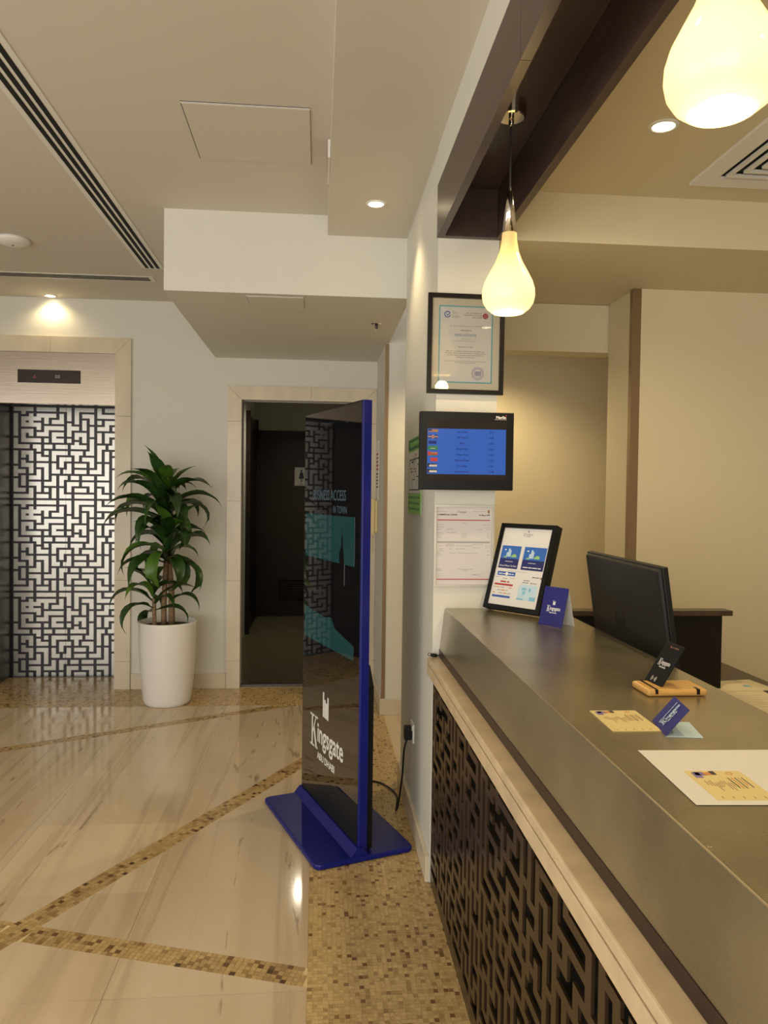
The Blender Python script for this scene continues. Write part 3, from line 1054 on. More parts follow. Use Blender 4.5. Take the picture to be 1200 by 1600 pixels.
# ---- washroom sign
t = thing('washroom_sign', 'silver plate with a female figure on the dark washroom door', 'sign', mtx=frame((-0.28, 9.164, 1.565), (1, 0, 0), (0, 0, 1)))
MB().box(0, .16, 0, .22, 0, .004).build('plate', 'print_silver', t, bevel=.001)
mb = MB()
disc(mb, .08, .178, .013, .0042)
mb.prism([(.064, .162, .0042), (.096, .162, .0042), (.112, .085, .0042), (.048, .085, .0042)], (0, 0, .0004))
mb.box(.068, .076, .045, .085, .0042, .0046).box(.084, .092, .045, .085, .0042, .0046)
mb.build('female_figure', 'print_black', t)
text(t, 'Ladies', .026, .08, .014, 'print_black', .0043)

# ================================================================== potted plant
PXc, PYc = -1.045, 5.45
t = thing('potted_plant', 'leafy green corn plant in a tall white ribbed pot beside the lift', 'plant', (PXc, PYc, 0))
prof = [(.150, .0), (.158, .006), (.166, .03), (.178, .14), (.189, .28), (.196, .42), (.199, .56), (.199, .575), (.195, .580), (.189, .576), (.187, .54)]
mb = MB().lathe(prof, (0, 0, 0), 72, True, False)
n = 72
for i, (x, y, z) in enumerate(mb.v):
    k = i % n
    if 0.02 < z < .56 and k % 2:
        mb.v[i] = (x * .992, y * .992, z)
mb.build('pot', 'pot_white', t, smooth=True)
MB().lathe([(.188, .540), (.001, .548)], (0, 0, 0), 40).build('soil', 'soil', t)
CANES = [((.022, .03), 1.40, .021, (-.07, .0)), ((-.03, .02), 1.10, .019, (.03, -.03)), ((-.085, -.03), .74, .015, (-.005, .0))]
for (cx, cy), zt, r, (lx, ly) in CANES:
    pts = [(cx + lx * max(0, (q - .25)), cy + ly * q, .53 + (zt - .53) * q) for q in [k / 7 for k in range(8)]]
    MB().tube(pts, [r * (1.05 - .2 * k / 7) for k in range(8)], 12).build('cane', 'cane', t, smooth=True)
rl = random.Random(5)


def leaf(base, az, el, ln, wd, droop, curl, m):
    n = 13
    P = [Vector(base)]
    ex = rl.uniform(1.0, 2.0)
    e = el
    for k in range(n - 1):
        q = k / (n - 1)
        e = el - droop * (q ** ex)
        st = ln / (n - 1)
        a2 = az + curl * q
        P.append(P[-1] + Vector((cos(a2) * cos(e), sin(a2) * cos(e), sin(e))) * st)
    v, f = [], []
    ph = rl.random() * 6
    for k, p in enumerate(P):
        q = k / (n - 1)
        wq = wd * (0.30 + 0.70 * sin(pi * min(1, q * 1.05 + .02)) ** .8) * (1 if q < .55 else max(0.02, 1 - ((q - .55) / .45) ** 1.7))
        if q < .12:
            wq = wd * (.42 - q)
        tg = (P[min(k + 1, n - 1)] - P[max(k - 1, 0)]).normalized()
        side = Vector((-sin(az + curl * q), cos(az + curl * q), 0))
        up = tg.cross(side)
        if up.z < 0 and abs(tg.z) < .9:
            up = -up
        fold = .30 * wq
        wv = wq * .10 * sin(ph + q * 9)
        v.append(tuple(p + side * wq * .5 + up * (fold + wv)))
        v.append(tuple(p))
        v.append(tuple(p - side * wq * .5 + up * (fold - wv)))
    for k in range(n - 1):
        a = k * 3
        f += [(a, a + 1, a + 4, a + 3), (a + 1, a + 2, a + 5, a + 4)]
    mb = MB()
    mb.v, mb.f = v, f
    mb.build('leaf', m, t, smooth=True)


def crown(c, nleaf, l0, l1, wdt, az0=0.0, up=True, spread=1.0):
    for k in range(nleaf):
        q = k / max(1, nleaf - 1)
        az = az0 + k * 2.39996 + rl.uniform(-.25, .25)
        el = RAD(84 - 58 * q * spread) + rl.uniform(-.22, .22)
        if not up:
            el -= RAD(12)
        ln = (l0 + (l1 - l0) * min(1, q * 1.6)) * rl.uniform(.80, 1.12)
        droop = RAD(70 + 110 * min(1, q * 1.3)) * rl.uniform(.55, 1.25)
        zb = c[2] + .06 - .20 * q
        b = (c[0] + .012 * cos(az), c[1] + .012 * sin(az), zb)
        # keep clear of the wall behind
        if sin(az) > .45:
            ln *= .72
        leaf(b, az, el, ln, wdt * rl.uniform(.85, 1.15), droop, rl.uniform(-.7, .7), 'leaf_light' if (k < 3 or rl.random() < .12) else 'leaf_green')


crown((-.035, .02, 1.40), 34, .36, .50, .094, .6)
crown((.0, -.03, 1.12), 34, .30, .46, .092, 2.0, False)
crown((-.090, -.03, .78), 14, .24, .38, .070, 2.6, False)
leaf((.03, -.03, .72), -0.35, RAD(40), .30, .055, RAD(150), .1, 'leaf_green')

# ================================================================== digital totem
pf = Vector((-0.053, 3.740, 0))
pn = pf + Vector((0.339, -0.941, 0)) * 0.715
uu = (pn - pf).normalized()
TW = (pn - pf).length
t = thing('digital_totem', 'tall blue-framed digital signage totem standing on a blue base plate', 'display totem', mtx=frame(tuple(pf), tuple(uu), (0, 0, 1)))
# local: x along the screen toward the camera, y up, z = screen normal (toward the lifts)
cr = []
for cxx, czz, a0 in ((TW + .025 - .03, .205 - .03, 0), (-.005 + .03, .205 - .03, pi / 2), (-.005 + .03, -.232 + .03, pi), (TW + .025 - .03, -.232 + .03, 3 * pi / 2)):
    for k in range(7):
        q = a0 + k / 6 * pi / 2
        cr.append((cxx + .03 * cos(q), .001, czz + .03 * sin(q)))
b = MB().prism(cr, (0, .022, 0))
b.build('base_plate', 'blue_frame', t, bevel=.006)
MB().prism([(-.004, .017, .055), (-.004, .017, -.030), (-.004, .055, -.004), (-.004, .055, .022)], (TW + .02, 0, 0)).build('foot_rail', 'blue_frame', t)
MB().box(.004, TW - .012, .05, 1.868, -.022, .010).build('body', 'plastic_black', t)
MB().box(TW - .012, TW + .004, .02, 1.872, -.026, .014).build('side_rail', 'blue_frame', t, bevel=.004)
MB().box(-.004, .004, .02, 1.872, -.026, .0122).build('side_rail', 'plastic_black', t, bevel=.002)
MB().box(.004, TW - .012, 1.868, 1.872, -.026, .012).build('top_rail', 'plastic_black', t)
MB().box(.004, TW - .012, .058, 1.866, .0100, .0125).build('screen_glass', 'screen_black', t)
MB().prism([(.06, .03, -.022), (TW - .02, .03, -.022), (TW - .02, .70, -.022), (TW - .06, .78, -.022), (.10, .78, -.022), (.06, .70, -.022)], (0, 0, -.036)).build(
    'rear_housing', 'plastic_black', t)
# low black trapezoid in front of the glass, with a small ring mark
MB().prism([(.004, .056, .0126), (TW - .012, .056, .0126), (TW - .012, .222, .0126), (.46, .210, .0126), (.40, .195, .0126), (.004, .066, .0126)], (0, 0, .0012)).build(
    'lower_trapezoid', 'plastic_matte_black', t)
ring(MB(), TW * .60, .150, .012, .0145, .0139).build('ring_mark', 'dark_metal', t)
kingsgate(t, TW * .46, .375, .42, 'print_white', .0127, tall=1.0)
zs = .0126
im = MB()
im.poly([(.02, .93, zs), (TW - .06, 1.03, zs), (TW - .06, 1.4, zs), (.02, 1.4, zs)])
mb = MB().prism([(.02, 1.19, zs), (TW - .075, 1.19, zs), (TW - .075, 1.395, zs), (.02, 1.395, zs)], (0, 0, .0002))
mb.build('screen_image', 'glow_teal', t)
mb = MB().prism([(.02, .80, zs), (TW - .075, .80, zs), (TW - .075, .86, zs), (.42, .90, zs), (.38, .94, zs), (.30, .93, zs), (.02, .95, zs)], (0, 0, .0002))
mb.build('screen_image', 'glow_teal', t)
mb = MB().prism([(.47, 1.10, zs), (.53, 1.10, zs), (.53, 1.20, zs), (.515, 1.26, zs), (.502, 1.345, zs), (.490, 1.26, zs), (.47, 1.24, zs)], (0, 0, .0004))
mb.build('tower_silhouette', 'screen_black', t)
text(t, 'BUSINESS ACCESS', .066, .33, 1.462, 'glow_text', .0127, sx=.80)
text(t, 'IN TOWN', .045, .47, 1.395 + .012, 'glow_text', .0127, sx=.8)

# totem cable, plug and socket
t = thing('wall_socket', 'ivory wall socket low on the pillar side', 'socket', mtx=frame((WX - .0005, 3.445, .375), (0, -1, 0), (0, 0, 1)))
MB().box(0, .086, 0, .086, 0, .008).build('plate', 'white_plastic', t, bevel=.003)
MB().box(.062, .074, .055, .075, .008, .011).build('rocker', 'white_plastic', t)
t = thing('power_cable', 'black power cable running from the totem to the wall socket', 'cable', (0.40, 3.40, .42))
pb = MB().box(WX - .044, WX - .0087, 3.375, 3.42, .385, .445)
pb.build('plug', 'plastic_black', t, local=False, bevel=.006)
pts = [(0.414, 3.40, .388), (0.40, 3.40, .33), (0.397, 3.42, .22), (0.392, 3.46, .12), (0.385, 3.50, .03), (0.38, 3.53, .006), (0.392, 3.60, .0055),
       (0.402, 3.70, .0055), (0.375, 3.80, .0055), (0.32, 3.88, .0055), (0.25, 3.90, .0055), (0.20, 3.86, .024), (0.13, 3.80, .026)]


def smooth_path(p, n=6):
    p = [Vector(q) for q in p]
    out = []
    for i in range(len(p) - 1):
        p0, p1, p2, p3 = p[max(i - 1, 0)], p[i], p[i + 1], p[min(i + 2, len(p) - 1)]
        for k in range(n):
            q = k / n
            out.append(0.5 * ((2 * p1) + (-p0 + p2) * q + (2 * p0 - 5 * p1 + 4 * p2 - p3) * q * q + (-p0 + 3 * p1 - 3 * p2 + p3) * q ** 3))
    out.append(p[-1])
    return out


MB().tube(smooth_path(pts), .0042, 8).build('cord', 'plastic_black', t, local=False, smooth=True)

# ---- intercom handset and instruction strip on the staff wall return
t = thing('intercom_phone', 'ivory wall intercom handset with a hanging coiled cord', 'intercom', mtx=frame((WX - .0005, 5.70, 1.20), (0, -1, 0), (0, 0, 1)))
MB().box(0, .09, 0, .24, 0, .018).build('base', 'ivory_plastic', t, bevel=.006)
MB().prism([(.02, -.005, .018), (.02, .245, .018), (.02, .262, .03), (.02, .25, .058), (.02, .01, .058), (.02, -.02, .03)], (.05, 0, 0)).build(
    'handset', 'ivory_plastic', t, bevel=.008)
cp = [(.045 + .008 * cos(k * 1.3), -.02 - .0032 * k, .03 + .008 * sin(k * 1.3)) for k in range(42)]
MB().tube(cp, .002, 6).build('coiled_cord', 'ivory_plastic', t, smooth=True)
t = thing('emergency_number_strip', 'narrow white notice with red and black rows above the intercom', 'notice', mtx=frame((WX - .0005, 5.76, 1.44), (0, -1, 0), (0, 0, 1)))
MB().box(0, .20, 0, .44, 0, .004).build('board', 'white_plastic', t)
rects(t, 'print', 'print_red', [(.02, .18, .335 - .028 * k, .350 - .028 * k) for k in range(5)], .0041)
rects(t, 'print', 'print_black', [(.02 + .015 * (k % 2), .18 - .02 * (k % 2), .19 - .024 * k, .203 - .024 * k) for k in range(5)], .0041)

# ---- evacuation plan on the pillar side
t = thing('evacuation_plan', 'green bordered evacuation floor plan on the pillar side', 'notice', mtx=frame((WX - .0006, 3.70, 1.403), (0, -1, 0), (0, 0, 1)))
W_, H_ = .46, .352
MB().box(0, W_, 0, H_, 0, .003).build('board', 'print_green', t)
rects(t, 'header_band', 'print_dark_green', [(.008, W_ - .008, H_ - .055, H_ - .006)], .0031)
text(t, 'EVACUATION PLAN', .034, W_ * .5, H_ - .043, 'print_green', .0036)
pfo = rects(t, 'plan_field', 'paper', [(.012, W_ - .012, .095, H_ - .065)], .0031)
pl = []
r2 = random.Random(3)
for k in range(18):
    x, y = .06 + r2.random() * .30, .11 + r2.random() * .13
    if k % 2:
        pl.append((x, x + .05 + .05 * r2.random(), y, y + .004))
    else:
        pl.append((x, x + .004, y, y + .03 + .03 * r2.random()))
pl += [(.05, .41, .108, .113), (.05, .41, .248, .253), (.05, .055, .108, .253), (.405, .41, .108, .253)]
rects(pfo, 'plan_lines', 'print_black', pl, .0036)
rects(pfo, 'location_mark', 'print_red', [(.30, .315, .262, .274)], .0036)
kk = []
for r in range(3):
    for c in range(7):
        kk.append((.03 + c * .058, .03 + c * .058 + .034, .018 + r * .026, .018 + r * .026 + .010))
rects(t, 'legend', 'print_dark_green', kk, .0032)

# ================================================================== wall frames on the pillar
def picture_frame(t, W, H, fw, dp, m):
    MB().box(0, W, 0, fw, 0, dp).build('frame_bar', m, t)
    MB().box(0, W, H - fw, H, 0, dp).build('frame_bar', m, t)
    MB().box(0, fw, fw, H - fw, 0, dp).build('frame_bar', m, t)
    MB().box(W - fw, W, fw, H - fw, 0, dp).build('frame_bar', m, t)


# certificate (local frame: slightly tilted as it hangs)
t = thing('certificate', 'black framed safety certificate hanging high on the pillar', 'certificate',
          mtx=frame((.4035, YP - .0006, 1.877), (1, 0, -.006), (-.004, 0, 1)))
W_, H_ = .293, .376
picture_frame(t, W_, H_, .0165, .016, 'black_wood')
MB().box(.0165, W_ - .0165, .0165, H_ - .0165, .001, .004).build('mount_board', 'mount_card', t)
px0, px1, py0, py1 = .043, W_ - .043, .042, H_ - .043
rects(t, 'teal_border', 'print_teal', [(px0, px1, py0, py1)], .004)
rects(t, 'inner_border', 'print_pale_blue', [(px0 + .0045, px1 - .0045, py0 + .0045, py1 - .0045)], .0044)
rects(t, 'paper', 'paper', [(px0 + .006, px1 - .006, py0 + .006, py1 - .006)], .0048)
cx = (px0 + px1) / 2
z = .0052
mb = ring(MB(), .075, py1 - .034, .009, .0125, z, a0=.6, a1=2 * pi - .15)
mb.prism([(.070, py1 - .034, z), (.075, py1 - .040, z), (.086, py1 - .029, z), (.084, py1 - .027, z), (.075, py1 - .036, z), (.072, py1 - .032, z)], (0, 0, .0004))
mb.build('tick_emblem', 'print_blue', t)
text(t, 'Go', .017, .092, py1 - .031, 'print_grey', z, 'LEFT')
text(t, 'Safe', .017, .092, py1 - .046, 'print_grey', z, 'LEFT')
text(t, 'DEPARTMENT OF CULTURE', .0056, .208, py1 - .037, 'print_black', z, 'RIGHT')
text(t, 'AND TOURISM', .0056, .208, py1 - .045, 'print_black', z, 'RIGHT')
rects(t, 'small_print', 'print_grey', words(.146, .208, py1 - .029, .006), z)
mb = disc(MB(), .2205, py1 - .0365, .0105, z)
cro = mb.build('round_crest', 'print_red', t)
mb = MB().box(.2145, .2265, py1 - .025, py1 - .0235, z, z + .0004).box(.217, .2185, py1 - .044, py1 - .031, z + .0004, z + .0007).box(.222, .2235, py1 - .044, py1 - .031, z + .0004, z + .0007)
mb.build('crest_detail', 'print_light_grey', cro)
text(t, 'Go Safe Certification No.: 10-0123', .0088, cx, py1 - .079, 'print_grey', z)
text(t, 'Awarded to', .0088, cx, py1 - .095, 'print_black', z)
text(t, 'KINGS GATE HOTEL', .0092, cx, py1 - .112, 'print_blue', z)
rects(t, 'underline', 'print_blue', [(cx - .042, cx + .042, py1 - .1145, py1 - .1138)], z)
text(t, 'Al Salam Street', .006, cx, py1 - .126, 'print_grey', z)
text(t, 'Abu Dhabi, United Arab Emirates', .006, cx, py1 - .134, 'print_grey', z)
text(t, 'On January 17, 2021', .0068, cx, py1 - .157, 'print_black', z)
sm = []
for k, hw in enumerate((.075, .078, .070, .034)):
    sm += words(cx - hw, cx + hw, py1 - .173 - k * .0075, .0052)
for k, hw in enumerate((.080, .040)):
    sm += words(cx - hw, cx + hw, py1 - .210 - k * .0060, .0036)
rects(t, 'small_print', 'print_grey', sm, z)
mb = ring(MB(), px1 - .055, py0 + .037, .0230, .0240, z)
ring(mb, px1 - .055, py0 + .037, .0165, .0172, z)
for k in range(26):
    a = 2 * pi * k / 26
    ring(mb, px1 - .055, py0 + .037, .0185, .0212, z, a0=a, a1=a + .12, n=1)
for k in range(5):
    mb.box(px1 - .066 + k * .005, px1 - .063 + k * .005, py0 + .029 - .002 * (k % 2), py0 + .046, z, z + .0003)
mb.build('round_stamp', 'print_purple', t)
MB().box(.0165, W_ - .0165, .0165, H_ - .0165, .0085, .0100).build('glass', 'clear_glass', t)

# currency display
t = thing('currency_display', 'black wall screen showing exchange rates on a blue table', 'display', mtx=frame((.3725, YP - .058, 1.512), (1, 0, 0), (0, 0, 1)))
W_, H_ = .3525, .290
MB().box(0, W_, 0, H_, -.018, .018).build('housing', 'plastic_black', t, bevel=.003)
MB().box(.09, .26, .08, .21, -.057, -.018).build('wall_mount', 'dark_metal', t)
MB().box(.026, W_ - .028, .038, H_ - .034, .018, .0186).build('screen', 'display_dark', t)
sx0, sx1, sy0, sy1 = .0275, W_ - .030, .0585, .2265
MB().box(sx0, sx1, sy0, sy1, .0186, .0190).build('rate_table', 'display_blue', t)
rows = [('US Dollar', '3.53'), ('UK Pound', '4.68'), ('Euro', '3.90'), ('Saudi Riyal', '0.96'), ('Oman Riyal', '9.05'), ('Bahrain Dinar', '9.23'),
        ('SG Dollar', '2.67'), ('Kuwait Dinar', '11.68')]
rh = (sy1 - sy0) / 8
for k, (a, b) in enumerate(rows):
    y = sy1 - rh * (k + .68)
    text(t, a, .0098, .158, y, 'display_navy', .0191, bold=.0002)
    text(t, b, .0098, .268, y, 'display_navy', .0191, bold=.0002)
    fx0, fx1, fy0, fy1 = sx0 + .002, sx0 + .039, y - .002, y + .0115
    zf = .0191
    if k == 0:
        fo = rects(t, 'flag', 'print_brown', [(fx0, fx1, fy0 + .003, fy1)], zf)
        rects(fo, 'flag_stripe', 'print_navy', [(fx0, fx0 + .014, fy0 + .007, fy1)], zf + .0003)
    elif k == 1:
        fo = rects(t, 'flag', 'print_navy', [(fx0, fx1, fy0, fy1)], zf)
        rects(fo, 'flag_cross', 'print_light_grey', [(fx0, fx1, y + .003, y + .0065), ((fx0 + fx1) / 2 - .003, (fx0 + fx1) / 2 + .003, fy0, fy1)], zf + .0003)
        rects(fo, 'flag_cross', 'print_red', [(fx0, fx1, y + .004, y + .0055), ((fx0 + fx1) / 2 - .0015, (fx0 + fx1) / 2 + .0015, fy0, fy1)], zf + .0006)
    elif k == 2:
        fo = rects(t, 'flag', 'print_blue', [(fx0, fx1 - .003, fy0, fy1)], zf)
        rects(fo, 'flag_field', 'display_navy', [(fx0 + .002, fx1 - .005, fy0 + .001, fy1 - .001)], zf + .0003)
    elif k == 3:
        fo = rects(t, 'flag', 'print_dark_green', [(fx0, fx1, fy0, fy1 + .001)], zf)
        rects(fo, 'flag_script', 'print_light_grey', [(fx0 + .010, fx1 - .010, y + .003, y + .0045)], zf + .0003)
    elif k == 4:
        fo = rects(t, 'flag', 'print_red', [(fx0, fx0 + .010, fy0, fy1 + .002), (fx0 + .01, fx1, fy0 + .003, fy0 + .0075)], zf)
        rects(fo, 'flag_stripe', 'print_dark_green', [(fx0 + .01, fx1, fy0, fy0 + .003)], zf + .0003)
        rects(fo, 'flag_stripe', 'print_brown', [(fx0 + .01, fx1, fy0 + .0075, fy1)], zf + .0003)
    elif k == 5:
        fo = rects(t, 'flag', 'print_red', [(fx0 + .011, fx1, fy0, fy1)], zf)
    else:
        fo = rects(t, 'flag', 'print_light_grey', [(fx0, fx1 - .002, fy0 + .001, fy1 - .002)], zf)
        rects(fo, 'flag_stripe', 'print_black', [(fx0, fx1 - .002, fy1 - .005, fy1 - .001), (fx0, fx1 - .002, fy0, fy0 + .0015),
                                              (fx0, fx0 + .006, fy0, fy1)], zf + .0003)
text(t, 'Merlin', .0150, W_ - .030, H_ - .0235, 'print_white', .0182, 'RIGHT', bold=.0004)
rects(t, 'small_print', 'print_light_grey', words(W_ - .074, W_ - .028, H_ - .0275, .0026), .0182)
mb = MB().prism([(W_ - .034, H_ - .012, .0182), (W_ - .031, H_ - .0155, .0182), (W_ - .027, H_ - .0075, .0182)], (0, 0, .0003))
mb.build('logo_tick', 'print_red', t)

# licence
t = thing('licence_frame', 'thin silver frame holding a printed licence with red rules', 'framed document', mtx=frame((.440, YP - .0006, 1.144), (1, 0, 0), (0, 0, 1)))
W_, H_ = .230, .312
picture_frame(t, W_, H_, .0085, .010, 'frame_silver')
MB().box(.0085, W_ - .0085, .0085, H_ - .0085, .001, .003).build('paper', 'paper_pink', t)
z = .0031
rects(t, 'red_rule', 'print_red', [(.013, W_ - .013, H_ - .060, H_ - .0565), (.013, W_ - .013, .026, .0295)], z)
rects(t, 'grey_bar', 'print_grey', [(.013, W_ - .013, H_ - .146, H_ - .139)], z)
text(t, 'COMMERCIAL LICENSE', .0075, .013, H_ - .040, 'print_black', z, 'LEFT', bold=.0002)
rects(t, 'script_title', 'print_black', [(W_ - .056, W_ - .048, H_ - .040, H_ - .037), (W_ - .046, W_ - .030, H_ - .041, H_ - .0385), (W_ - .045, W_ - .043, H_ - .0385, H_ - .034),
                                        (W_ - .028, W_ - .014, H_ - .040, H_ - .037), (W_ - .018, W_ - .0165, H_ - .037, H_ - .033)], z)
rects(t, 'crest', 'print_brown', [(W_ - .023, W_ - .015, H_ - .031, H_ - .019)], z)
mb = MB().prism([(.084, H_ - .029, z), (.096, H_ - .029, z), (.097, H_ - .019, z), (.092, H_ - .026, z)], (0, 0, .0003)).box(.100, .124, H_ - .031, H_ - .025, z, z + .0003)
mb.build('centre_logo', 'print_grey', t)
L = []
r3 = random.Random(12)
L += words(.013, .055, H_ - .027, .003, r3) + words(.150, .200, H_ - .026, .0035, r3)
for y, spans in ((.070, ((.110, .125), (.205, .217))), (.077, ((.013, .040), (.190, .217))), (.086, ((.013, .038), (.197, .217))), (.094, ((.013, .028), (.050, .075), (.170, .186), (.203, .217))),
                 (.107, ((.013, .030), (.050, .085))), (.112, ((.013, .036), (.107, .126), (.205, .217))), (.119, ((.013, .030), (.107, .124), (.206, .217))), (.126, ((.013, .030), (.107, .125), (.206, .217))),
                 (.152, ((.050, .080), (.150, .190))), (.157, ((.020, .035), (.047, .080), (.085, .150), (.198, .217))), (.164, ((.150, .180), (.20, .217))), (.169, ((.020, .036), (.060, .068), (.085, .122))),
                 (.176, ((.013, .040), (.205, .217))), (.185, ((.013, .024), (.062, .170))), (.192, ((.013, .036), (.205, .217))), (.247, ((.013, .030), (.095, .150))), (.252, ((.013, .034), (.112, .134)))):
    for a, b in spans:
        L += words(a, b, H_ - y, .0034, r3)
rects(t, 'small_print', 'print_grey', L, z)
mb = ring(MB(), .024, .044, .006, .0068, z)
mb.box(.150, .170, .0435, .0465, z, z + .0003)
ring(mb, .178, .045, .004, .005, z)
mb.build('round_mark', 'print_grey', t)

# ================================================================== reception counter
t = thing('reception_counter', 'reception counter front with pierced dark bronze lattice panels', 'counter', (0.7, 1.0, 0))
CY0 = -0.66
MB().box(0.475, 0.50, CY0, YP - .002, 0, .79).build('backing_board', 'counter_black', t, local=False)
MB().box(0.4455, 0.475, YP - .0035, YP - .002, 0.0, .8105).build('end_stop', 'counter_black', t, local=False)
MB().box(0.4455, 0.4475, CY0, YP - .002, 0.0, .037).box(0.448, 0.475, CY0, YP - .002, 0.0, .02).build('plinth', 'counter_bronze', t, local=False)
allr = [r for st in MAZE for r in piece_rects(st, .255, .29)]
X, Y_, C = grid_cells(allr, bounds=(-.5, 14.5, -.62, 14.6), invert=True)
LW, LH = 0.87, 0.772
for k in range(4):
    ya = YP - .004 - LW * k
    mb = MB()
    extrude_cells(mb, X, Y_, C, lambda x, y, tt: (tt, ya - (x + .5) / 15 * LW, .8105 - (y + .62) / 15.22 * LH), .4515, .4455)
    mb.f = [tuple(reversed(q)) for q in mb.f]
    mb.build('lattice_panel', 'counter_bronze', t, local=False)
MB().box(0.50, 0.93, CY0, CY0 + .02, 0, .81).build('end_panel', 'counter_black', t, local=False)

t = thing('marble_ledge', 'cream marble ledge running along the counter front', 'ledge', (0.46, 1.0, .812))
MB().box(0.421, 0.52, CY0, YP - .003, .8115, .8485).build('slab', 'ledge_marble', t, local=False, bevel=.002)
MB().box(0.430, 0.52, CY0, YP - .01, .8485, .8515).build('joint', 'counter_black', t, local=False)
MB().box(0.421, 0.52, CY0, YP - .003, .8515, .875).build('slab', 'ledge_marble', t, local=False, bevel=.004)

t = thing('worktop', 'dark textured worktop with a deep bronze front above the marble ledge', 'worktop', (0.7, 1.0, .8755))
MB().box(0.4665, 0.52, CY0, YP - .003, .8755, .9035).build('kick_strip', 'dark_wood', t, local=False)
MB().prism([(0.468, CY0, .904), (0.4865, CY0, 1.0585), (0.53, CY0, 1.0585), (0.53, CY0, .904)], (0, YP - .003 - CY0, 0)).build('front_face', 'counter_laminate', t, local=False)
MB().box(0.4885, 0.918, CY0, YP - .003, 1.0255, ZT).build('top', 'counter_laminate', t, local=False)
MB().box(0.4862, 0.4885, CY0, YP - .003, 1.0585, ZT + .0006).build('edge_strip', 'edge_metal', t, local=False)

# return wing at the far end, desk below
t = thing('counter_return', 'dark return counter at the far end behind the monitor', 'counter', (1.2, 2.9, 0))
MB().box(0.919, 1.60, 2.80, 2.868, 1.040, ZT).build('top', 'desk_wood', t, local=False, bevel=.002)
MB().box(0.93, 1.565, 2.815, 2.855, .752, 1.0395).build('panel', 'black_wood', t, local=False)
t = thing('reception_desk', 'dark brown work desk behind the counter', 'desk', (1.37, 2.0, 0))
MB().box(0.932, 1.83, CY0, 3.40, .72, .7505).build('desk_top', 'desk_wood', t, local=False, bevel=.002)
MB().box(0.94, 0.96, CY0, 2.9, 0, .72).build('side_panel', 'black_wood', t, local=False)
MB().box(1.78, 1.81, 2.4, 3.35, 0, .72).build('side_panel', 'black_wood', t, local=False)
MB().box(0.96, 1.78, 3.3, 3.33, 0.1, .72).build('rear_panel', 'black_wood', t, local=False)

# ---- monitor (back toward the guests)
tilt = RAD(8.5)
t = thing('computer_monitor', 'black computer monitor seen from behind on the desk', 'monitor',
          mtx=frame((0.972, 2.545, .985), (0, -1, 0), (-sin(tilt), 0, cos(tilt))))
W_, H_ = .575, .325     # local: x toward the camera, y up, z toward the guests
MB().box(0, W_, 0, H_, -.016, .0).build('screen_panel', 'plastic_matte_black', t, bevel=.002)
mb = MB()
z0, z1 = .0, .010
o4 = [(0.004, 0.004), (W_ - .004, .004), (W_ - .004, H_ - .004), (.004, H_ - .004)]
i4 = [(.010, .012), (W_ - .010, .012), (W_ - .010, H_ - .012), (.010, H_ - .012)]
for (a, b), z in [(p, z0) for p in o4] + [(p, z1) for p in i4]:
    mb.v.append((a, b, z))
mb.f = [(4, 5, 6, 7), (0, 1, 5, 4), (1, 2, 6, 5), (2, 3, 7, 6), (3, 0, 4, 7), (3, 2, 1, 0)]
mb.build('back_shell', 'plastic_matte_black', t, bevel=.003)
MB().box(.15, .23, H_ - .042, H_ - .040, .0102, .0108).build('vent_line', 'plastic_black', t)
mb = ring(MB(), W_ * .44, .128, .034, .0365, .0102, .0006)
mb.build('logo_ring', 'plastic_black', t)
text(t, 'hp', .055, W_ * .44, .112, 'plastic_black', .0106, shear=.3)
MB().box(W_ / 2 - .04, W_ / 2 + .04, -.20, .0, -.012, .006).build('neck', 'plastic_black', t)
R_ = t.matrix_world.inverted()
mb = MB().box(0.99, 1.18, 2.13, 2.38, .7508, .766)
mb.v = [tuple(R_ @ Vector(p)) for p in mb.v]
mb.build('stand_base', 'plastic_black', t)

# ---- desk bits
for k, (a, b, c, d, z, lab) in enumerate(((1.40, 1.60, 2.28, 2.785, .751, 'printed form lying lowest on the desk behind the counter'),
                                          (1.47, 1.76, 2.785, 2.95, .7525, 'cream envelope with a small blue stamp on the desk'))):
    t = thing('paper_sheet', lab, 'paper', (a, c, z))
    if k == 0:
        MB().prism([(0, 0, 0), (.30, .02, 0), (.32, .52, 0), (.05, .50, 0)], (0, 0, .0008)).build('sheet', 'paper_cream', t)
        rects(t, 'small_print', 'print_light_grey', sum([words(.08, .28, .05 + .03 * q, .006) for q in range(14)], []), .0009)
    else:
        MB().prism([(.06, -.005, 0), (.31, .0, 0), (.29, .165, 0), (.06, .13, 0)], (0, 0, .003)).build('sheet', 'paper_cream', t)
        rects(t, 'stamp', 'print_cyan', [(.205, .235, .05, .066), (.21, .23, .07, .078)], .0031)
t = thing('computer_mouse', 'small dark mouse on the desk beside the monitor', 'mouse', (1.335, 2.62, .7508))
mb = MB().lathe([(.03, 0), (.033, .010), (.028, .024), (.015, .032), (.001, .034)], (0, 0, 0), 20, True, False)
mb.v = [(x, y * 1.7, z) for x, y, z in mb.v]
mb.build('body', 'plastic_black', t, smooth=True)
MB().tube([(0, .02, .030), (0, .04, .026)], .004).build('scroll_wheel', 'dark_metal', t)

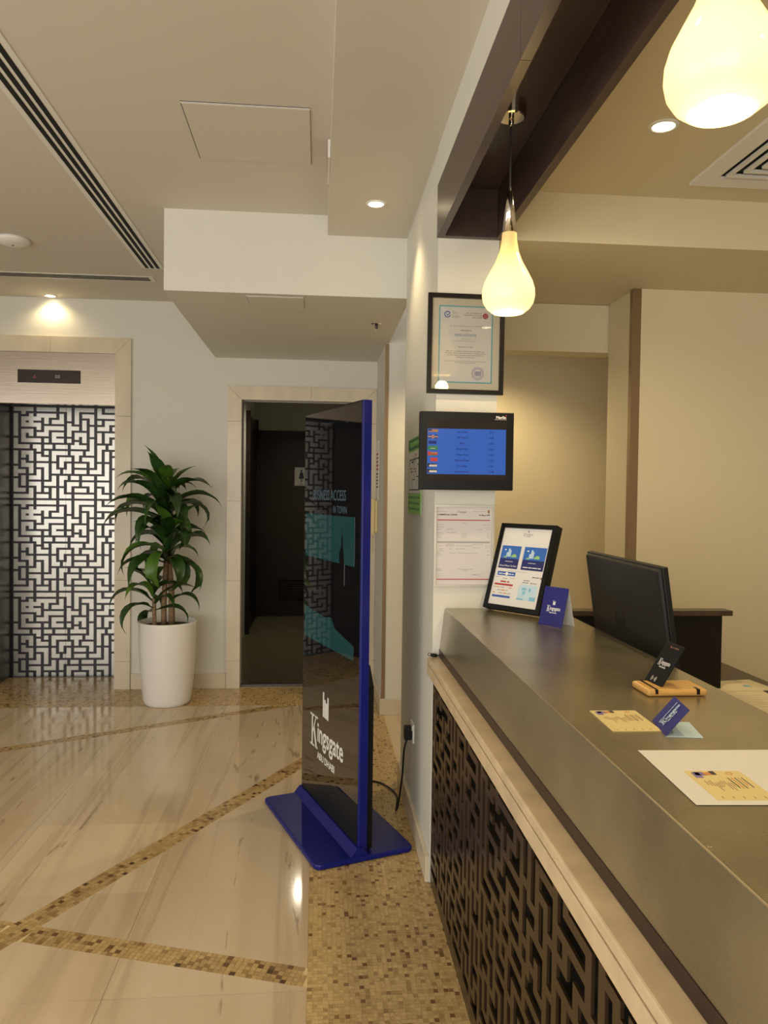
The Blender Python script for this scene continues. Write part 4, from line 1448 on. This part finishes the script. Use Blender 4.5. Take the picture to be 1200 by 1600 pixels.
# ---- framed tablet sign on the counter
bl, br_ = Vector((.628, 2.826, ZT + .0112)), Vector((.783, 2.628, ZT + .0112))
u = (br_ - bl).normalized()
nh = Vector((u.y, -u.x, 0))      # horizontal outward normal (toward lobby / camera)
if nh.x > 0:
    nh = -nh
lean = RAD(19)
v = (Vector((0, 0, 1)) * cos(lean) - nh * sin(lean))
t = thing('counter_display_frame', 'black box frame with a printed notice leaning on the counter', 'display frame', mtx=frame(tuple(bl), tuple(u), tuple(v)))
W_, H_ = .252, .333
picture_frame(t, W_, H_, .017, .006, 'plastic_black')
MB().box(0, W_, 0, H_, -.030, -.002).build('box_body', 'plastic_black', t)
MB().box(.017, W_ - .017, .017, H_ - .017, -.002, .0008).build('paper', 'paper', t)
z = .0009
kingsgate(t, W_ * .52, H_ - .040, .044, 'print_grey', z, tall=.8)
for x0, w_ in ((.026, .088), (.130, .098)):
    po = rects(t, 'poster', 'print_navy', [(x0, x0 + w_, .158, .246)], z)
    rects(po, 'poster_sky', 'print_sky', [(x0, x0 + w_, .196, .246)], z + .0003)
    bl_ = [(x0 + .026, x0 + .032, .203, .220), (x0 + .033, x0 + .040, .203, .235), (x0 + .041, x0 + .046, .203, .229)]
    rects(po, 'poster_towers', 'print_pale_blue', bl_, z + .0006)
    rects(po, 'poster_trees', 'print_green', [(x0 + .016, x0 + .030, .199, .204), (x0 + .050, x0 + .074, .202, .209), (x0 + .056, x0 + .070, .209, .214)], z + .0006)
    rects(po, 'poster_cloud', 'print_white', [(x0 + .014, x0 + .022, .228, .232)], z + .0006)
    rects(po, 'poster_line', 'print_white', words(x0 + .028, x0 + .062, .184, .0032), z + .0006)
text(t, 'Know Where To Park', .0092, .070, .165, 'print_white', z + .0006, sx=.92)
rects(t, 'script_line', 'print_white', words(.138, .218, .166, .006), z + .0006)
rects(t, 'small_print', 'print_grey', words(.075, .16, .148, .003), z)
tho = rects(t, 'ticket_header', 'print_blue', [(.030, .112, .130, .145)], z)
rects(tho, 'ticket_title', 'print_white', words(.036, .066, .135, .006) + words(.080, .106, .135, .006), z + .0003)
disc(MB(), .073, .1375, .0065, z + .0003).build('ticket_emblem', 'print_white', tho)
rects(t, 'ticket_red', 'print_red', [(.027, .112, .092, .099)] + words(.052, .092, .104, .010), z)
rects(t, 'small_print', 'print_grey', words(.026, .044, .122, .004) + words(.092, .112, .120, .004) + words(.06, .08, .117, .006), z)
tk = []
for r in range(3):
    tk += words(.026, .110, .083 - .011 * r, .0058)
rects(t, 'ticket_rows', 'print_grey', tk[::2], z)
rects(t, 'ticket_rows', 'print_orange', tk[1::3], z + .0001)
rects(t, 'ticket_footer', 'print_blue', [(.027, .110, .046, .054)], z)
mfo = rects(t, 'map_field', 'print_pale_blue', [(.140, .222, .046, .098), (.146, .218, .098, .104)], z)
rects(mfo, 'map_blocks', 'print_cyan', [(.156, .176, .083, .092), (.186, .196, .079, .092), (.162, .172, .066, .080), (.196, .222, .046, .060), (.140, .170, .046, .052)], z + .0003)
rects(t, 'small_print', 'print_black', words(.152, .180, .110, .0035) + words(.186, .214, .110, .0035) + words(.154, .182, .118, .0035) + words(.19, .222, .132, .0045), z + .0003)
MB().box(W_ - .026, W_ - .021, .128, .136, z, z + .0004).build('crest', 'print_brown', t)
rects(t, 'edge_marks', 'print_grey', [(.0195, .0202, .02 + k * .007, .024 + k * .007) for k in range(18)], z)

# ---- blue tent card
def tent(name, label, origin, u, wd, ht, spread, m):
    u = Vector(u).normalized()
    nn = Vector((u.y, -u.x, 0))
    t = thing(name, label, 'card', mtx=frame(origin, tuple(u), (0, 0, 1)))
    # local x along, y up, z toward viewer
    th = .0012
    MB().prism([(0, 0, spread), (0, ht, .0), (0, ht, -th), (0, 0, spread - th)], (wd, 0, 0)).build('front_leaf', m, t)
    MB().prism([(0, 0, -spread), (0, ht, -th), (0, ht, -th * 2), (0, 0, -spread - th)], (wd, 0, 0)).build('rear_leaf', 'paper', t)
    an = math.atan2(spread, ht)
    f = bpy.data.objects.new('printed_face', None)
    return t, an


o_ = Vector((.748, 2.515, ZT + .0004))
uu2 = Vector((.792 - .743, 2.446 - 2.519, 0)).normalized()
tw, th_, sp = .098, .128, .034
# local z = u x up ; must face the lobby side
t = thing('tent_card', 'blue tent card with white hotel logo beside the display frame', 'card', mtx=frame(tuple(o_), tuple(uu2), (0, 0, 1)))
MB().prism([(0, 0, 0), (0, th_, -sp), (0, th_ - .002, -sp - .0012), (0, 0, -.0014)], (tw, 0, 0)).build('front_leaf', 'card_blue', t)
MB().prism([(0, 0, -2 * sp), (0, th_, -sp), (0, th_ - .002, -sp - .0004), (0, 0, -2 * sp + .0014)], (tw, 0, 0)).build('rear_leaf', 'paper', t)
lo = [o for o in bpy.data.objects]
before = set(o.name for o in bpy.data.objects)
kingsgate(t, tw * .52, th_ * .46, .056, 'print_white', .0003)
tiltm = Matrix.Rotation(-math.atan2(sp, th_), 4, 'X')
for o in bpy.data.objects:
    if o.name not in before:
        o.data.transform(tiltm)

# ---- review card on a bamboo stand
o_ = Vector((.722, 1.597, ZT + .0004))
t = thing('card_stand', 'bamboo phone stand with a slot on the counter', 'stand', mtx=frame(tuple(o_), (1, 0.0, 0), (0.12, 1, 0)))
MB().box(0, .138, 0, .088, 0, .0155).build('stand_base', 'bamboo', t, bevel=.006)
MB().box(.018, .024, -.0005, .0885, .006, .0158).build('slot', 'black_wood', t)
MB().box(.112, .119, -.0005, .02, .004, .0158).build('slot', 'black_wood', t)
up_ = Vector((.52, .05, .83)).normalized()
ue = Vector((.10, -1.0, 0)).normalized()
t = thing('review_card', 'black slab with white hotel logo leaning in the bamboo stand', 'sign', mtx=frame((.7505, 1.689, ZT + .0085), tuple(ue), tuple(up_)))
MB().box(0, .070, 0, .112, -.0045, 0).build('slab', 'plastic_black', t, bevel=.001)
kingsgate(t, .036, .062, .046, 'print_silver', .0002, mark=False)
text(t, 'Tap to review', .0062, .040, .101, 'print_brown', .0002)
mb = MB()
for r0 in (.003, .006, .009):
    ring(mb, .030, .020, r0, r0 + .0011, .0002, a0=-.7, a1=.7, n=8)
    ring(mb, .030, .020, r0, r0 + .0011, .0002, a0=pi - .7, a1=pi + .7, n=8)
mb.build('contactless_mark', 'print_silver', t)


# ---- identity cards, business card, A4 copy
def id_print(t, W, H, z, pale=False):
    rects(t, 'photo_shawl', 'print_purple', [(.008, .020, H - .030, H - .008), (.012, .028, H - .020, H - .006)], z)
    rects(t, 'photo_face', 'print_orange', [(.026, .040, H - .018, H - .008)], z + .0002)
    rects(t, 'photo_hair', 'print_black', [(.038, .046, H - .017, H - .003)], z + .0003)
    mb = ring(MB(), W - .022, H - .012, .004, .0052, z)
    mb.build('round_crest', 'print_orange', t)
    L1, L2, L3 = [], [], []
    r4 = random.Random(4)
    for k in range(11):
        x = .014 + k * .0042
        y = H - .040 - .012 * r4.random()
        L1.append((x, x + .0009, y - .014 - .022 * r4.random(), y))
    for k in range(5):
        x = W - .034 + k * .0055
        (L2 if k % 2 else L3).append((x, x + .0014, H - .062 - .012 * r4.random(), H - .030))
    for k in range(5):
        x = .012 + k * .016
        L1.append((x, x + .0010, .006, .013))
    rects(t, 'small_print', 'print_brown', L1, z)
    rects(t, 'small_print', 'print_orange', L2, z)
    rects(t, 'small_print', 'print_black', L3, z)


t = thing('identity_copy', 'yellow printed card copy lying beside the blue folded card', 'card', mtx=frame((.551, 1.364, ZT + .0003), (.99, -.03, 0), (0.0, 1, 0)))
ido = MB().box(0, .095, 0, .134, 0, .0008).build('card', 'print_yellow', t)
# print is laid sideways as in the photograph
id_print(ido, .095, .134, .0009)
t = thing('paper_sheet', 'white sheet of paper at the near counter edge with a copied card', 'paper', mtx=frame((.541, 1.030, ZT + .0003), (.995, -.055, 0), (0.05, 1, 0)))
mb = MB()
ns = 10
for k in range(ns + 1):
    q = k / ns
    zz = .0006 + .006 * max(0, q - .72) ** 2 * 12
    mb.v += [(.0 + .0 * q, .23 * q, .0006), (.30, .235 * q, .0006)]
for k in range(ns):
    a = 2 * k
    mb.f.append((a, a + 1, a + 3, a + 2))
mb.build('sheet', 'paper', t)
cp = MB().prism([(.038, .016, .0007), (.128, .016, .0007), (.128, .132, .0007), (.038, .132, .0007)], (0, 0, .0003))
cpo = cp.build('copied_card', 'print_yellow', t)
e = bpy.data.objects.new('x', None)
bpy.data.objects.remove(e)
before = set(o.name for o in bpy.data.objects)
id_print(cpo, .090, .116, .0011)
for o in bpy.data.objects:
    if o.name not in before:
        o.data.transform(Matrix.Translation((.038, .016, 0)))
mb = ring(MB(), .150, .034, .007, .0078, .0008)
mb.build('oval_stamp', 'print_grey', t)

# folded blue business card
t = thing('folded_card', 'blue folded business card standing open on the counter', 'card', mtx=frame((.638, 1.330, ZT + .0004), (.985, -.17, 0), (0.0, 1, 0)))
MB().prism([(0, 0, 0), (.066, 0, 0), (.070, .095, 0), (.004, .095, 0)], (0, 0, .0009)).build('lower_leaf', 'print_pale_blue', t)
# raised leaf hinged along local y at x=0
ang = RAD(50)
lf = MB().prism([(0, 0, .001), (0, .095, .001), (.064 * cos(ang), .095, .001 + .064 * sin(ang)), (.064 * cos(ang), 0, .001 + .064 * sin(ang))],
                (-.0008 * sin(ang), 0, .0008 * cos(ang)))
lf.build('raised_leaf', 'card_blue', t)
before = set(o.name for o in bpy.data.objects)
kingsgate(t, .0, .0, .050, 'print_pale_blue', .0003, mark=False)
rects(t, 'small_print', 'print_pale_blue', words(-.026, .026, .0135, .003), .0003)
# print plane: x up the leaf, y along the hinge, facing the lobby
hx = Vector((cos(ang), 0, sin(ang)))
vy = Vector((0, 1, 0))
mm = frame((.034 * cos(ang) - .0016, .046, .001 + .034 * sin(ang) + .0012), tuple(hx), tuple(vy))
for o in bpy.data.objects:
    if o.name not in before:
        o.data.transform(mm)

# ---- loose cable end on the marble ledge
t = thing('loose_cable', 'short black cable end with plug lying on the marble ledge', 'cable', (0.44, 2.85, 0.8750))
MB().tube(smooth_path([(.500, 2.85, 0.8910), (.485, 2.85, 0.8880), (.470, 2.85, 0.8830), (.455, 2.85, 0.8830)]), .0022, 8).build('cord', 'plastic_black', t, local=False, smooth=True)
MB().tube([(.457, 2.85, 0.8830), (.452, 2.85, 0.8830), (.436, 2.85, 0.8850), (.432, 2.85, 0.8860)], [.005, .007, .0068, .004], 10).build('plug', 'plastic_black', t, local=False, smooth=True)
lp = [(.4325 - .005 + .006 * cos(a), 2.85, 0.8875 + .005 * sin(a)) for a in [2 * pi * k / 14 for k in range(15)]]
MB().tube(lp, .0013, 6).build('loop', 'plastic_black', t, local=False)
